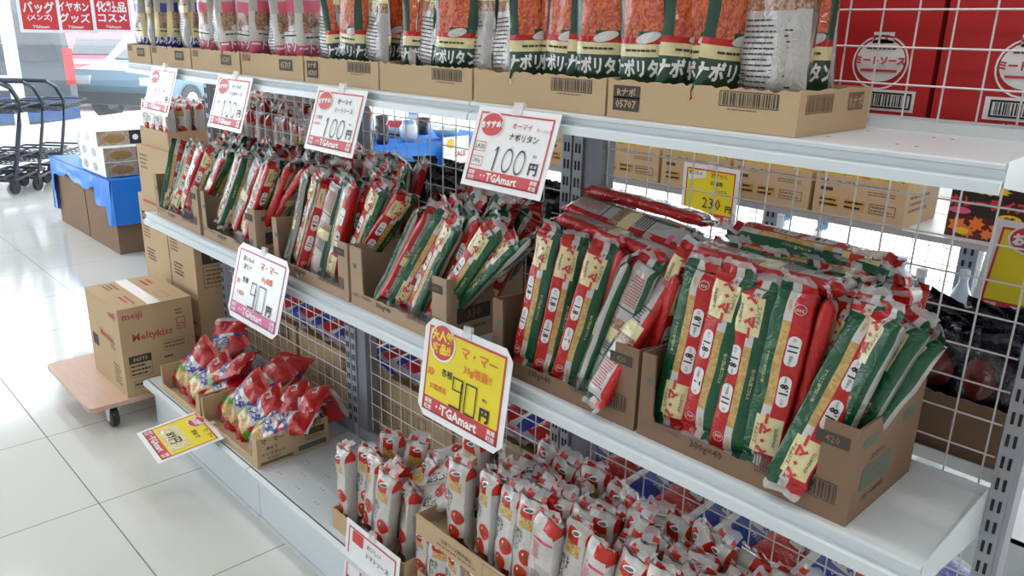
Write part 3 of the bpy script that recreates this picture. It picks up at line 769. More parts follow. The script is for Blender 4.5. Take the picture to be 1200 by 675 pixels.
def shelf_seg(x0, x1, z, yf, yb, lip, name='shelf', back=False):
    m = MB(); sg = -1 if not back else 1
    m.box(x0, x1, min(yf, yb), max(yf, yb), z - .006, z, 'shelf')
    # front channel: bright nose, recessed grey face, outward lower rail
    pr = [(0, 0), (sg * .006, -.002), (sg * .006, -.006), (sg * .001, -.008), (-sg * .001, -lip * .5), (sg * .010, -lip * .62), (sg * .012, -lip), (sg * .008, -lip), (sg * .004, -lip * .66), (-sg * .006, -lip * .5), (-sg * .006, -.004)]
    m.prism([(a, c) for a, c in pr], (x0, yf, z), (0, 1, 0), (0, 0, 1), (x1 - x0, 0, 0), 'shelflip')
    m.box(x0, x1, yb - .004, yb, z - .006, z + .016, 'shelf')
    o = m.obj(name, g)
    p = MB()
    for gx in range(int((x1 - x0) / .12)):
        for row in (.07, .20):
            for q in range(2): 
                cx_, cy_ = x0 + .06 + gx * .12 + q * .025, yf - sg * 0 + (row if not back else -row); p.box(cx_ - .002, cx_ + .002, cy_ - .002, cy_ + .002, z - .0001, z + .0003, 'hole')
    p.obj('perforation', o)
    for sx in (x0, x1):      # end bracket
        e = MB(); e.prism([(0, .002), (sg * -.27 if not back else -.27, .012), (sg * -.27 if not back else -.27, -.075), (0, -lip * .8)], (sx - .0015 if sx == x0 else sx - .0005, yf, z), (0, 1, 0), (0, 0, 1), (.002, 0, 0), 'shelflip'); e.obj('bracket', o)
    return o
for i in range(3):
    a, c = XS[i] + (.0 if i == 0 else .002), XS[i + 1] - .002
    shelf_seg(a, c + (.0), MID, YF, YB - .004, .045); shelf_seg(a, c, TOP, YF, YB - .004, .035)
    shelf_seg(a, c, MID, 1.72, YB + .06, .045, back=True)
    shelf_seg(a, c, TOP, 1.66, YB + .06, .035, back=True)
    # base deck, perforated
    d0 = -3.0 if i == 0 else a
    m = MB(); m.box(d0, c, .94, YB, DECK - .008, DECK, 'shelf'); m.prism([(0, 0), (-.014, -.006), (-.014, -.022), (0, -.026), (.004, 0)], (d0, .94, DECK), (0, 1, 0), (0, 0, 1), (c - d0, 0, 0), 'shelflip')
    dk = m.obj('base_deck', g)
    p = MB()
    for k in range(int((c - d0) / .055)):
        for row in (.99, 1.04, 1.09, 1.14, 1.19, 1.24):
            x = d0 + .03 + k * .055
            if (k + int(row * 20)) % 2 == 0:
                for q in range(2): p.box(x + q * .016 - .002, x + q * .016 + .002, row - .0016, row + .0016, DECK - .0001, DECK + .0003, 'hole')
    p.obj('perforation', dk)
    m = MB(); m.box(d0, c, .962, .968, .012, DECK - .026, 'shelflip'); m.box(d0, c, .955, .962, .0, .014, 'shelf')
    if i == 0: m.box(d0, d0 + .004, .962, YB, 0, DECK - .008, 'shelflip')
    m.obj('kick_plate', g)
    # lower deck of the far side
    m = MB(); m.box(a, c, YB + .06, 1.85, DECK - .008, DECK, 'shelf'); m.box(a, c, 1.84, 1.85, 0, DECK - .008, 'shelflip'); m.obj('base_deck', g)
    # mesh
    m = MB(); x = c - .02; P_ = .0553
    while x > a + .03: m.tube([(x, YB + .024, .21), (x, YB + .024, 1.93)], .0016, 'wire', 5); x -= .0535
    z = 1.3335 + P_ * 10
    while z > .215: m.tube([(a + .02, YB + .021, z), (c - .005, YB + .021, z)], .0016, 'wire', 5); z -= P_
    for z in (.212, 1.93): m.tube([(a + .02, YB + .023, z), (c - .005, YB + .023, z)], .003, 'wire', 5)
    m.obj('wire_mesh_panel', g)
    m = MB(); m.box(a, c, YB + .005, YB + .02, .2, .235, 'post'); m.obj('back_rail', g)

# ------------------------------------------------------------------ mid shelf: spaghetti cartons
BOXES = [('B1', -2.980, -2.600), ('B2', -2.572, -2.192), ('B3', -2.084, -1.690), ('B4', -1.677, -1.292), ('B5', -1.140, -.765), ('B6', -.757, -.378)]
BN = {'B1': 'leftmost carton', 'B2': 'second carton from left', 'B3': 'third carton from left', 'B4': 'fourth carton from left', 'B5': 'fifth carton from left', 'B6': 'rightmost carton'}
FRONT = {
'B6': [(-0.711, 0.866, -0.69, 1.144, 'O', 0), (-0.652, 0.862, -0.625, 1.149, 'L', 0), (-0.594, 0.860, -0.581, 1.136, 'L', 0), (-0.536, 0.857, -0.521, 1.147, 'O', 0), (-0.476, 0.857, -0.413, 1.155, 'O', 0), (-0.440, 0.895, -0.392, 1.140, 'L', -38), (-0.440, 0.88, -0.366, 1.130, 'L', -30), (-0.44, 0.87, -0.345, 1.115, 'L', -34)],
'B5': [(-1.071, 0.87, -1.033, 1.141, 'L', 0), (-1.010, 0.87, -0.973, 1.133, 'L', 25), (-0.958, 0.865, -0.901, 1.134, 'L', 20), (-0.913, 0.865, -0.838, 1.131, 'O', 110), (-0.882, 0.862, -0.801, 1.125, 'O', 180), (-0.846, 0.859, -0.768, 1.123, 'L', 160), (-0.812, 0.88, -0.735, 1.157, 'L', 15), (-0.79, 0.88, -0.695, 1.141, 'L', 60)],
'B4': [(-1.59, 0.866, -1.45, 1.113, 'L', -70), (-1.556, 0.866, -1.399, 1.11, 'O', -120), (-1.517, 0.866, -1.362, 1.109, 'O', 30), (-1.445, 0.868, -1.324, 1.104, 'L', -15), (-1.376, 0.866, -1.206, 1.108, 'L', 0), (-1.335, 0.88, -1.155, 1.096, 'L', -20), (-1.320, 0.895, -1.106, 1.115, 'L', -80)],
'B3': [(-2.042, 0.866, -1.968, 1.105, 'O', 150), (-1.993, 0.866, -1.899, 1.125, 'L', -10), (-1.95, 0.866, -1.843, 1.117, 'L', 60), (-1.881, 0.866, -1.802, 1.107, 'O', 180), (-1.815, 0.866, -1.741, 1.131, 'O', -10), (-1.765, 0.88, -1.636, 1.132, 'L', 0), (-1.735, 0.89, -1.553, 1.126, 'L', 60)],
'B2': [(-2.525, 0.866, -2.357, 1.134, 'O', -10), (-2.470, 0.87, -2.301, 1.127, 'O', 70), (-2.413, 0.868, -2.241, 1.122, 'L', 170), (-2.345, 0.868, -2.187, 1.129, 'O', -15), (-2.290, 0.87, -2.14, 1.13, 'L', 90), (-2.25, 0.88, -2.079, 1.133, 'L', 120), (-2.225, 0.89, -2.012, 1.132, 'O', -80)],
'B1': [(-2.942, 0.866, -2.844, 1.105, 'O', 50), (-2.885, 0.866, -2.733, 1.112, 'O', 10), (-2.82, 0.866, -2.647, 1.121, 'O', -15), (-2.755, 0.866, -2.556, 1.115, 'L', 40), (-2.69, 0.867, -2.479, 1.119, 'L', 160), (-2.645, 0.88, -2.439, 1.115, 'O', 80)],
}
def seen(st, ro):
    d = (ro - 45 + 180) % 360 - 180
    if -56 < d < 56: return 'label end up' if st == 'L' else 'label end down'
    if abs(d) > 124: return 'pale back outward'
    green = (d < 0) == (st == 'L')
    return 'green side outward' if green else 'red side outward'
ORD = ['first', 'second', 'third', 'fourth', 'fifth', 'sixth', 'seventh', 'eighth']
for bi, (bn, x0, x1) in enumerate(BOXES):
    w = x1 - x0; h = .155
    num = {'B6': '420', 'B5': '420', 'B4': '330', 'B3': '330', 'B2': '330', 'B1': '330'}[bn]
    mk = [('front', 'text', '300g×40', w * .37, .024, .018, 'boxink'), ('front', 'text', '日清フーズ株式会社', w * .13, .030, .009, 'fadedink'),
          ('front', 'block', num, w - .062, w - .012, .118, .138, 'boxink', 'cardboard'), ('front', 'frame', w - .15, w - .02, .028, .060, .0015, 'boxink'), ('front', 'bars', w - .145, w - .025, .031, .057, 'boxink'),
          ('front', 'rect', .014, .030, .100, .112, 'boxinkgreen'), ('right', 'block', {'420': '300', '330': '330'}[num], .03, .13, .045, .082, 'boxinkgreen' if bn == 'B6' else 'boxink', 'cardboard'),
          ('right', 'text', '日清フーズ株式会社', .08, .030, .009, 'boxink'), ('right', 'rect', .02, .07, .118, .132, 'boxinkgreen'), ('right', 'rect', .16, .20, .118, .134, 'boxinkgreen'), ('right', 'text', 'スパゲティ', .08, .095, .012, 'boxink')]
    cut = (.028, .052, .034) if bn in ('B5', 'B6') else (.026, .045, .036)
    if bn == 'B4': cut = (.05, .05, .036)
    b = open_carton(w, .235, h, 'cardboard' if bi > 3 else 'greyboard', cut, .004, mk, seed=bi, rise=-.012 if bn != 'B6' else -.006, backh=h + .012)
    o = b.obj('display_carton', None, ((x0 + x1) / 2, 1.045 + .1175, MID + .0005))
    tag(o, 'open brown carton of spaghetti packs on the middle shelf, the ' + BN[bn], 'carton', 'open spaghetti cartons on the middle shelf')
    # front row
    fr = FRONT[bn]
    for k, (bx, bz, tx, tz, st, ro) in enumerate(fr):
        dy = .018 * max(0, k - 4); bx = min(bx, x1 - .058 - (0 if k < 5 else .010))
        p = Vector((bx, 1.073 + dy, bz)); q = Vector((tx, 1.100 + dy, tz)); ax = (q - p).normalized(); p = q - ax * SL
        if p.z < .862: p.z = .862
        if (bn, k) in (('B6', 4), ('B5', 5)): p = Vector((p.x, 1.036, .876)); q.y = 1.135; ax = (q - p).normalized()
        nrm = Vector((0, -1, 0)) if True else None
        rot = Matrix.Rotation(math.radians(ro), 3, ax); nrm = rot @ Vector((.10, -1, .05))
        if st == 'L': mw = frame_mw(p, ax, nrm)
        else: mw = frame_mw(p + ax * SL, -ax, nrm)
        sc_ = Matrix.Diagonal((1.10 if (bn == 'B6' and k < 5) else .98, 1, 1, 1))
        put_pack(SPAG, k + bi, mw @ sc_, 'front row spaghetti pack, %s from left in the %s, %s' % (ORD[k], BN[bn], seen(st, ro)), 'spaghetti pack', 'front row spaghetti packs', 'spaghetti_pack')
    # rows behind
    lean = (Vector((fr[3][2], 0, fr[3][3])) - Vector((fr[3][0], 0, fr[3][1]))).normalized()
    off = {'B4': .07}.get(bn, 0)
    for row in range(4):
        y = 1.112 + row * .040
        nn = 8 if bn != 'B4' else 7
        for k in range(nn):
            s = (k + .5) / nn; x = x0 + .03 + off + (w - .06 - off) * s; a = lean + Vector((R.uniform(-.05, .05), .06 + R.uniform(-.03, .03), 0)); a.normalize()
            ro = R.choice([0, 0, 90, 180, -90]) + R.uniform(-20, 20)
            lift = R.uniform(-.012, .02) + (.015 if bi < 4 else .006) * row
            if bn in ('B5',): lift -= .008
            if bn == 'B6' and k < 5: lift -= .008
            if x + a.x * SL > -.29: a = (a + Vector((-.14, 0, 0))).normalized()
            p = Vector((x, y, .862 + lift))
            nrm = Matrix.Rotation(math.radians(ro), 3, a) @ Vector((0, -1, 0))
            mw = frame_mw(p, a, nrm) if R.random() < .5 else frame_mw(p + a * SL, -a, nrm)
            put_pack(SPAG, R.randrange(4), mw @ Matrix.Diagonal((.92, .88, 1, 1)), 'one of the spaghetti packs crowded behind the front row of the ' + BN[bn], 'spaghetti pack', 'packs behind the front row in the ' + BN[bn], 'spaghetti_pack', parts=False)
# packs lying on top
LY = [  # a, b ends, normal, flip, label
 ((-1.10, 1.258, 1.170), (-.815, 1.258, 1.152), (0, -.1, -1), 0, 'spaghetti pack lying red side out over the fifth carton, second row from the mesh'),
 ((-1.095, 1.284, 1.192), (-.80, 1.284, 1.176), (0, -.1, -1), 0, 'spaghetti pack lying rearmost and highest against the mesh, red side out, over the fifth carton'),
 ((-1.075, 1.205, 1.178), (-.785, 1.195, 1.152), (0, .45, -1), 0, 'spaghetti pack lying with its pale printed back and food photo upward'),
 ((-1.045, 1.150, 1.160), (-.775, 1.140, 1.134), (0, -.05, -1), 0, 'spaghetti pack lying lowest and foremost across the second carton from the right, red edge out'),
 ((-.728, 1.266, 1.174), (-.455, 1.262, 1.168), (0, -.45, 1), 0, 'spaghetti pack lying on the rightmost carton with gold window and green band upward'),
 ((-.722, 1.222, 1.156), (-.47, 1.218, 1.150), (0, -.15, 1), 0, 'spaghetti pack lying just below the gold windowed one, green side out'),
 ((-.745, 1.165, 1.160), (-.465, 1.155, 1.152), (0, -.02, -1), 0, 'spaghetti pack lying red side out with pale barcode back upward above the front row'),
]
for i, (a, c, n, fl, lb) in enumerate(LY):
    a, c = Vector(a), Vector(c); ax = (c - a).normalized(); L_ = (c - a).length; n = Vector(n)
    if fl: mw = frame_mw(a + ax * L_, -ax, n, (1, 1, L_ / SL))
    else: mw = frame_mw(a, ax, n, (1, 1, L_ / SL))
    put_pack(SPAG, i, mw @ Matrix.Diagonal((1, .9, 1, 1)), lb, 'spaghetti pack', 'spaghetti packs lying on top', 'spaghetti_pack')

# ------------------------------------------------------------------ top shelf: sauce pouches
def napo(z, s, t):
    if z == 'F':
        if t < .06: return 'limegreen' if False else 'green'
        if t < .26: return 'darkgreen'
        if t < .34: return 'cream'
        if t < .38 or (t < .44 and s > .4): return 'green' if t > .41 else 'red'
        return 'napolitan' if .13 < s < .87 else 'darkgreen'
    if t > .93: return 'red'
    if .72 < t < .80: return 'cream'
    if .58 < t < .72: return 'meatsauce' if t < .68 else 'cream'
    return 'packgrey' if t < .58 else 'packwhite'
def nd(v, name, col='laminate'):
    D = [('F', text2d(name, .030, .04), .5, .16, col, .0012), ('F', tr2(oval2(.030, .008), 0, 0, .15), .62, .40, 'packwhite', .0014),
         ('F', lines2(-.04, .04, -.004, .004, 1), .5, .30, 'boxink', .0014),
         ('B', lines2(-.045, .045, -.05, .05, 13, v, .3), .5, .30, 'boxink', .0012), ('B', rect2(-.02, .02, -.008, .008), .35, .86, 'maroon', .0012), ('B', lines2(-.045, .045, -.012, .012, 3, v + 5, .35), .5, .76, 'limegreen', .0012)]
    return D
def mk_meat(c1, c2):
    def f(z, s, t):
        if z == 'F':
            if t < .22: return c1
            if t < .34: return c2
            if t < .60: return 'meatsauce' if .12 < s < .88 else c2
            if t < .76 and .2 < s < .8: return c1
            return 'packgrey'
        if t > .88: return c1
        if .60 < t < .72: return 'cream'
        return 'packgrey' if t < .5 else 'meatsauce'
    return f
NAPO = [pillow(.132, .195, .030, napo, 20 + i, nd(i, 'ナポリタン'), name='sauce_pouch', finmat='red' if i % 2 else 'cloudyfilm', gus=.5) for i in range(3)]
MEAT = [pillow(.125, .195, .032, mk_meat('pink', 'packwhite'), 30 + i, nd(i, 'ミートソース', 'laminate'), name='sauce_pouch', finmat='pink', gus=.5) for i in range(2)]
BLUEP = [pillow(.120, .195, .032, mk_meat('blue', 'cream'), 36 + i, nd(i, 'カルボナーラ', 'laminate'), name='sauce_pouch', finmat='cloudyfilm', gus=.5) for i in range(2)]
TR = [(-3.09, -2.875), (-2.865, -2.545), (-2.535, -2.21), (-2.199, -1.86), (-1.851, -1.53), (-1.524, -1.212), (-1.205, -.873), (-.868, -.532)]
TN = ['leftmost tray', 'second tray from left', 'third tray from left', 'fourth tray from left', 'fourth tray from right', 'third tray from right', 'second tray from right', 'rightmost tray']
cnt = {}
for i, (x0, x1) in enumerate(TR):
    w = x1 - x0
    mk = [('front', 'block', 'Rナポ', .012, .066, .032, .052, 'boxink', 'palecardboard'), ('front', 'block', '05707', .012, .066, .012, .034, 'boxink', 'palecardboard'), ('front', 'frame', w - .125, w - .03, .034, .056, .0012, 'boxink'), ('front', 'bars', w - .122, w - .033, .036, .054, 'boxink'), ('front', 'lines', w - .11, w - .05, .028, .032, 1, 'fadedink'),
          ('right', 'frame', .02, .10, .030, .056, .0012, 'fadedink'), ('right', 'bars', .023, .097, .032, .054, 'fadedink'), ('right', 'block', 'Rナポ', .15, .20, .030, .056, 'fadedink', 'palecardboard')]
    if i in (5, 6): mk = mk[2:]
    if i < 4: mk = [('front', 'rect', .01, .05, .038, .056, 'fadedink'), ('front', 'block', '05707', w - .12, w - .05, .022, .05, 'boxink', 'palecardboard')]
    b = open_carton(w, .225, .062, 'palecardboard', None, .004, mk, seed=20 + i, rag=.005)
    tag(b.obj('cardboard_tray', None, ((x0 + x1) / 2, 1.045 + .1125, TOP + .0005)), 'low torn cardboard tray of sauce pouches on the top shelf, the ' + TN[i], 'tray', 'pouch trays on the top shelf')
    kind = BLUEP if i < 2 else (MEAT if i in (2, 3) else NAPO)
    n = 6
    angs = {7: [10, -4, 60, 12, 62, 150, 168, 172], 6: [165, 12, 60, 16, 8, 70, 20], 5: [160, 55, 172, 70, 20, 172], 4: [178, 65, 15, 90, 172]}.get(i)
    if angs: n = len(angs)
    for k in range(n):
        x = x0 + .028 + (w - .056) * (k + .5) / n
        a = angs[k] if angs else (168, 75, 14, 95, 160)[(k + i) % 5]
        y = 1.082 + (.02 if k % 2 else 0) + R.uniform(0, .01)
        if i == 7 and k == 7: x, y = -.592, 1.088
        T_ = Matrix.Translation((x, y, TOP + .050)) @ Matrix.Rotation(math.radians(a), 4, 'Z') @ Matrix.Rotation(math.radians(R.uniform(-6, 6)), 4, 'Y') @ Matrix.Rotation(math.radians(R.uniform(-4, 6)), 4, 'X')
        view = 'photo side out' if abs(a) < 40 else ('back out' if abs(a) > 140 else 'edge on')
        T_ = T_ @ Matrix.Diagonal((.78, 1, 1, 1))
        put_pack(kind, k, T_, 'front sauce pouch, %s from left in the %s, %s' % (ORD[k], TN[i], view), 'sauce pouch', 'sauce pouches in front of the trays', 'sauce_pouch', body='pouch_body')
    for row in range(3):
        for k in range(4):
            x = x0 + .04 + (w - .08) * (k + .5) / 4
            T_ = Matrix.Translation((x, 1.145 + row * .038, TOP + .052)) @ Matrix.Rotation(math.radians(R.choice([0, 180, 20, 160]) + R.uniform(-15, 15)), 4, 'Z') @ Matrix.Rotation(math.radians(R.uniform(-5, 5)), 4, 'Y')
            put_pack(kind, k + row, T_ @ Matrix.Diagonal((.62, .9, 1, 1)), 'one of the sauce pouches standing behind the front ones in the ' + TN[i], 'sauce pouch', 'sauce pouches behind in the ' + TN[i], 'sauce_pouch', parts=False)

# red sauce cartons behind the top shelf mesh
for k, (x0, x1) in enumerate(((-.79, -.488), (-.480, -.19))):
    for lv in range(2):
        z0 = 1.3795 + lv * .275; w = x1 - x0
        b = MB(); X = w / 2; b.box(-X, X, 0, .26, 0, .273, 'caserd')
        f = lambda u, v: (-X + u, -.0008, v); f2 = lambda u, v: (-X + u, -.0016, v); f3 = lambda u, v: (-X + u, -.0022, v)
        u0 = w - .085 if k == 0 else .125
        b.decal(tr2(ring2(.046, .003, 26), u0, .095, 0, 1, .95), f, 'laminate'); b.decal(tr2(oval2(.040, .034, 26), u0, .098), f, 'laminate'); b.decal(rect2(u0 - .017, u0 + .017, .125, .143), f, 'laminate')
        b.decal(tr2(text2d('ミートソース', .014, .05), u0, .098), f3, 'printred'); b.decal(tr2(text2d('マ・マー', .010, .04), u0, .134), f2, 'printred')
        b.decal(tr2(lines2(-.025, .025, 0, .006, 1), u0, .114), f2, 'boxink'); b.decal(tr2(rect2(-.03, .03, 0, .004), u0, .080), f3, 'printred')
        b.decal(rect2(u0 - .07 + .02 * (k == 1), u0 + .065, .018, .052), f, 'laminate'); b.decal(frame2(u0 - .062 + .02 * (k == 1), u0 + .06, .022, .048, .003), f2, 'printblack'); b.decal(bars2(u0 - .055 + .02 * (k == 1), u0 + .055, .026, .044, 4), f2, 'printblack')
        b.decal(tr2(text2d('2人前  260g×6', .009, .02), u0, .009), f, 'laminate')
        tag(b.obj('sauce_carton', None, ((x0 + x1) / 2, 1.385, z0)), 'red meat sauce carton behind the mesh of the top shelf, %s of the %s' % (('left', 'right')[k], ('lower row', 'upper row')[lv]), 'carton', 'red sauce cartons behind the mesh')

# ------------------------------------------------------------------ macaroni bags on the base deck
def maca(z, s, t):
    if z == 'F':
        if t > .64: return 'red'
        if t > .58: return 'blue' if s < .3 or s > .8 else 'packwhite'
        if t > .36: return 'packwhite' if .1 < s < .9 else 'red'
        if t > .12: return 'macaroni' if abs(s - .55) < .34 else ('limegreen' if t < .26 else 'red')
        return 'red'
    if t > .7 or t < .2: return 'red'
    if t > .6: return 'blue'
    return 'packwhite' if s < .35 else 'red'
def macd(v):
    return [('F', text2d('サラダ', .030, .05), .5, .50, 'blue', .0016), ('F', tr2(text2d('マカロニ', .016, .04), 0, 0), .5, .40, 'blue', .0016), ('F', rect2(-.014, .014, -.010, .010), .3, .84, 'packwhite', .0016), ('F', text2d('マ・マー', .012, .05), .3, .84, 'printred', .0024), ('F', tr2(oval2(.018, .007), 0, 0), .30, .33, 'limegreen', .0018), ('F', text2d('200g', .012, .04), .65, .09, 'packwhite', .0016)]
MAC = [pillow(.135, .185, .052, maca, 50 + i, macd(i), name='macaroni_bag', nx=18, nz=26, finmat='red' if i < 2 else 'film', wr=.011) for i in range(3)]
for nm, x0, x1, sd in (('nearer the camera', -2.50, -2.10, 1), ('further from the camera', -2.86, -2.52, 2)):
    w = x1 - x0
    mk = [('right', 'text', 'マ・マー', .055, .085, .020, 'boxink'), ('right', 'text', '早ゆで', .05, .06, .013, 'boxink'), ('right', 'text', 'インスタント', .055, .042, .014, 'boxink'), ('right', 'text', 'マカロニ', .055, .026, .012, 'boxink'), ('right', 'rect', .01, .12, .008, .018, 'boxinkgreen'), ('right', 'rect', .14, .24, .012, .030, 'boxinkgreen'),
          ('right', 'text', '200g×18', .20, .090, .014, 'boxink'), ('right', 'block', '05571', .165, .235, .058, .080, 'boxink', 'cardboard'), ('right', 'lines', .165, .235, .04, .055, 2, 'fadedink')]
    b = open_carton(w, .25, .10, 'palecardboard', (.008, .03, .028), .004, mk, seed=sd, rise=0)
    tag(b.obj('display_carton', None, ((x0 + x1) / 2, 1.075, DECK + .0005)), 'open carton of red macaroni bags on the base deck, ' + nm, 'carton', 'macaroni cartons on the base deck')
MACP = [  # x, y, z, yaw, pitch back from standing, roll
 (-2.435, 1.000, .228, 12, -36, 30, 'leaning in front of the nearer carton, left'), (-2.345, 1.005, .226, 8, -42, 36, 'leaning in front of the nearer carton, middle'), (-2.255, 1.01, .226, 4, -46, 42, 'leaning in front of the nearer carton, right'),
 (-2.42, 1.07, .262, 18, -50, 20, 'in the second row of the nearer carton, left'), (-2.33, 1.08, .272, -6, -52, 44, 'in the second row of the nearer carton, middle'), (-2.235, 1.07, .262, -16, -58, 48, 'in the second row of the nearer carton, right'),
 (-2.37, 1.13, .290, 35, -62, 10, 'at the back of the nearer carton, left'), (-2.27, 1.13, .285, -30, -60, 34, 'at the back of the nearer carton, right'), (-2.20, 1.10, .262, 50, -66, 60, 'lying crosswise at the right rim of the nearer carton'),
 (-2.80, .995, .228, 14, -30, 26, 'leaning in front of the further carton, left'), (-2.71, .995, .226, 8, -40, 34, 'leaning in front of the further carton, middle'), (-2.62, 1.005, .226, 2, -50, 40, 'leaning in front of the further carton, right'),
 (-2.77, 1.07, .272, 14, -48, 22, 'in the second row of the further carton, left'), (-2.67, 1.08, .285, -38, -56, 30, 'crossing the top of the further carton'), (-2.72, 1.13, .295, 34, -44, -10, 'standing highest at the back of the further carton'), (-2.60, 1.13, .280, -20, -60, 50, 'at the back right of the further carton')]
for k, (x, y, z, yaw, pit, rol, lb) in enumerate(MACP):
    T_ = Matrix.Translation((x, y, z)) @ Matrix.Rotation(math.radians(yaw), 4, 'Z') @ Matrix.Rotation(math.radians(pit), 4, 'X') @ Matrix.Rotation(math.radians(rol), 4, 'Y')
    put_pack(MAC, k, T_, 'shiny red and white macaroni bag ' + lb, 'macaroni bag', 'macaroni bags on the base deck', 'macaroni_bag', body='bag_body')

# ------------------------------------------------------------------ tomato packs on the base deck
TL = .215
def tom_mat(z, s, t):  # packgrey parts: shading put into the wrapper's colour
    if z == 'B':
        if t < .12: return 'tomato' if s < .55 else 'packwhite'
        if s > .7: return 'packwhite'
        if .2 < t < .24: return 'pink'
        return 'packwhite' if t < .5 else 'packgrey'
    if z in 'RS' and t < .13: return 'tomato'
    if z == 'R': return 'packgrey'
    if z == 'F':
        if t < .05: return 'packwhite'
        if t < .16: return 'tomato' if .2 < s < .8 else 'packwhite'
        if t < .32: return 'macaroni' if .25 < s < .9 else 'packwhite'
        if t > .90: return 'maroon' if s > .2 else 'packwhite'
        if t > .84: return 'maroon' if s > .45 else 'packwhite'
    if t > .9: return 'maroon'
    return 'packwhite'
def tom_fin(top, s, q):
    if q > .55: return 'film'
    return 'tomato' if (top and (.1 < s < .5 or s > .75)) else 'cloudyfilm'
def tomd(v):
    D = []
    for s, t in ((.70, .60), (.52, .79)):
        D.append(('F', oval2(.0180, .0185), s, t, 'tomato', .0010)); D.append(('F', star2(.008, .0025, 6), s, t, 'tomatogreen', .0016))
        D.append(('F', tr2(oval2(.002, .003), -.006, .007), s, t, 'laminate', .0018))
    for k, ch in enumerate('おいしい'): D.append(('F', text2d(ch, .0145, .03), .20, .36 + .062 * k, 'printblack', .0010))
    for k, ch in enumerate('トマト'): D.append(('F', text2d(ch, .010, .03), .40, .36 + .045 * k, 'printblack', .0010))
    D.append(('F', oval2(.011, .012), .5, .125, 'tomato', .0012)); D.append(('F', tr2(oval2(.013, .005), 0, 0, .3), .6, .07, 'laminate', .0014)); D.append(('F', tr2(oval2(.009, .003), 0, 0, .3), .6, .07, 'boxinkgreen', .0020))
    D.append(('B', lines2(-.018, .006, -.018, .022, 9, v), .55, .35, 'pink', .0010)); D.append(('B', lines2(-.018, .018, -.03, .025, 12, v + 2, .35), .5, .68, 'boxink', .0010)); D.append(('B', rect2(-.018, .006, -.002, .002), .55, .215, 'printred', .0010))
    return D
TROWS = [0, .025, .05, .08, .11, .14, .17, .2, .235, .27, .30, .35, .4, .45, .5, .55, .6, .65, .7, .75, .8, .84, .87, .9, .93, .96, 1]
TOM = [pack(.062, .045, TL, TROWS, tom_mat, 40 + i, tomd(i), name='tomato_pasta_pack', finmat=tom_fin, wr=.0028, crimp=.10, fin=.022) for i in range(4)]
b = open_carton(.33, .26, .062, 'palecardboard', None, .004, [], seed=31, rag=.003)
tag(b.obj('cardboard_tray', None, (-1.525, 1.095, DECK + .0005)), 'low cardboard tray of tomato pasta packs on the base deck, behind the bottom price card', 'tray', 'tomato pack trays')
b = open_carton(.90, .26, .062, 'palecardboard', None, .004, [], seed=33, rag=.003)
tag(b.obj('cardboard_tray', None, (-.87, 1.105, DECK + .0005)), 'lower cardboard tray under the raised one on the base deck', 'tray', 'tomato pack trays')
b = open_carton(.93, .26, .055, 'palecardboard', None, .004, [('front', 'text', '日清フーズ株式会社', .15, .030, .012, 'fadedink'), ('front', 'lines', .08, .22, .012, .02, 1, 'fadedink'), ('front', 'frame', .24, .30, .008, .048, .0012, 'fadedink')], seed=32, rag=.002)
RT = Vector((-.87, 1.115, .355))
tag(b.obj('cardboard_tray', None, RT), 'raised brown cardboard tray of tomato pasta packs below the yellow price card', 'tray', 'tomato pack trays')
def tom(x, y, z, dx, dy, ro, k, lb, parts=True, up=True, grp='tomato pasta packs', L=1.):
    a = Vector((dx, dy, 1)).normalized(); n = Matrix.Rotation(math.radians(ro), 3, a) @ Vector((.05, -1, 0))
    mw = frame_mw((x, y, z), a, n, (1, 1, L))
    put_pack(TOM, k, mw, lb, 'pasta pack', grp, 'tomato_pasta_pack', parts)
FT = [(-1.665, 1.00, .215, -.10, .05, -12, 'leftmost at the tray corner'), (-1.615, 1.03, .225, -.06, .10, 10, 'second from the left'), (-1.565, 1.01, .230, .02, .1, -20, 'third from the left, half hidden'), (-1.525, 1.045, .235, .10, .1, 160, 'showing its printed back near the middle'),
      (-1.485, .990, .222, .16, .0, 0, 'large in front, leaning right'), (-1.425, 1.02, .212, .06, .06, -25, 'at the right end of the front row'), (-1.60, 1.09, .250, -.05, .12, 20, 'behind the leftmost pair'), (-1.53, 1.11, .260, .05, .12, 30, 'behind the printed back'), (-1.46, 1.09, .25, .10, .15, -30, 'behind the large front one')]
for k, (x, y, z, dx, dy, ro, lb) in enumerate(FT): tom(x, y, z, dx, dy, ro, k, 'tomato pasta pack in the left deck tray, ' + lb, L=1.15 if k == 4 else 1.)
for k in range(4): tom(-1.335 + .062 * k, 1.012, .207 , .01, .03, R.uniform(-25, 25), k, 'tomato pasta pack under the front rim of the raised tray, %s from the left' % ORD[k], L=.70)
# lying ones reaching up to the mesh
for k, (a, c, lb) in enumerate((((-1.52, 1.12, .385), (-1.37, 1.27, .475), 'lying uppermost towards the mesh'), ((-1.50, 1.06, .370), (-1.28, 1.20, .50), 'lying with its red logo upward behind the front packs'), ((-1.43, 1.05, .36), (-1.28, 1.10, .44), 'lying lower with its end against the raised tray'))):
    a, c = Vector(a), Vector(c); ax = (c - a).normalized(); mw = frame_mw(c, -ax, Vector((-.3, -.8, .6)), (1.1, 1.1, (c - a).length / TL))
    put_pack(TOM, k, mw, 'long tomato pasta pack ' + lb, 'pasta pack', 'tomato pasta packs', 'tomato_pasta_pack')
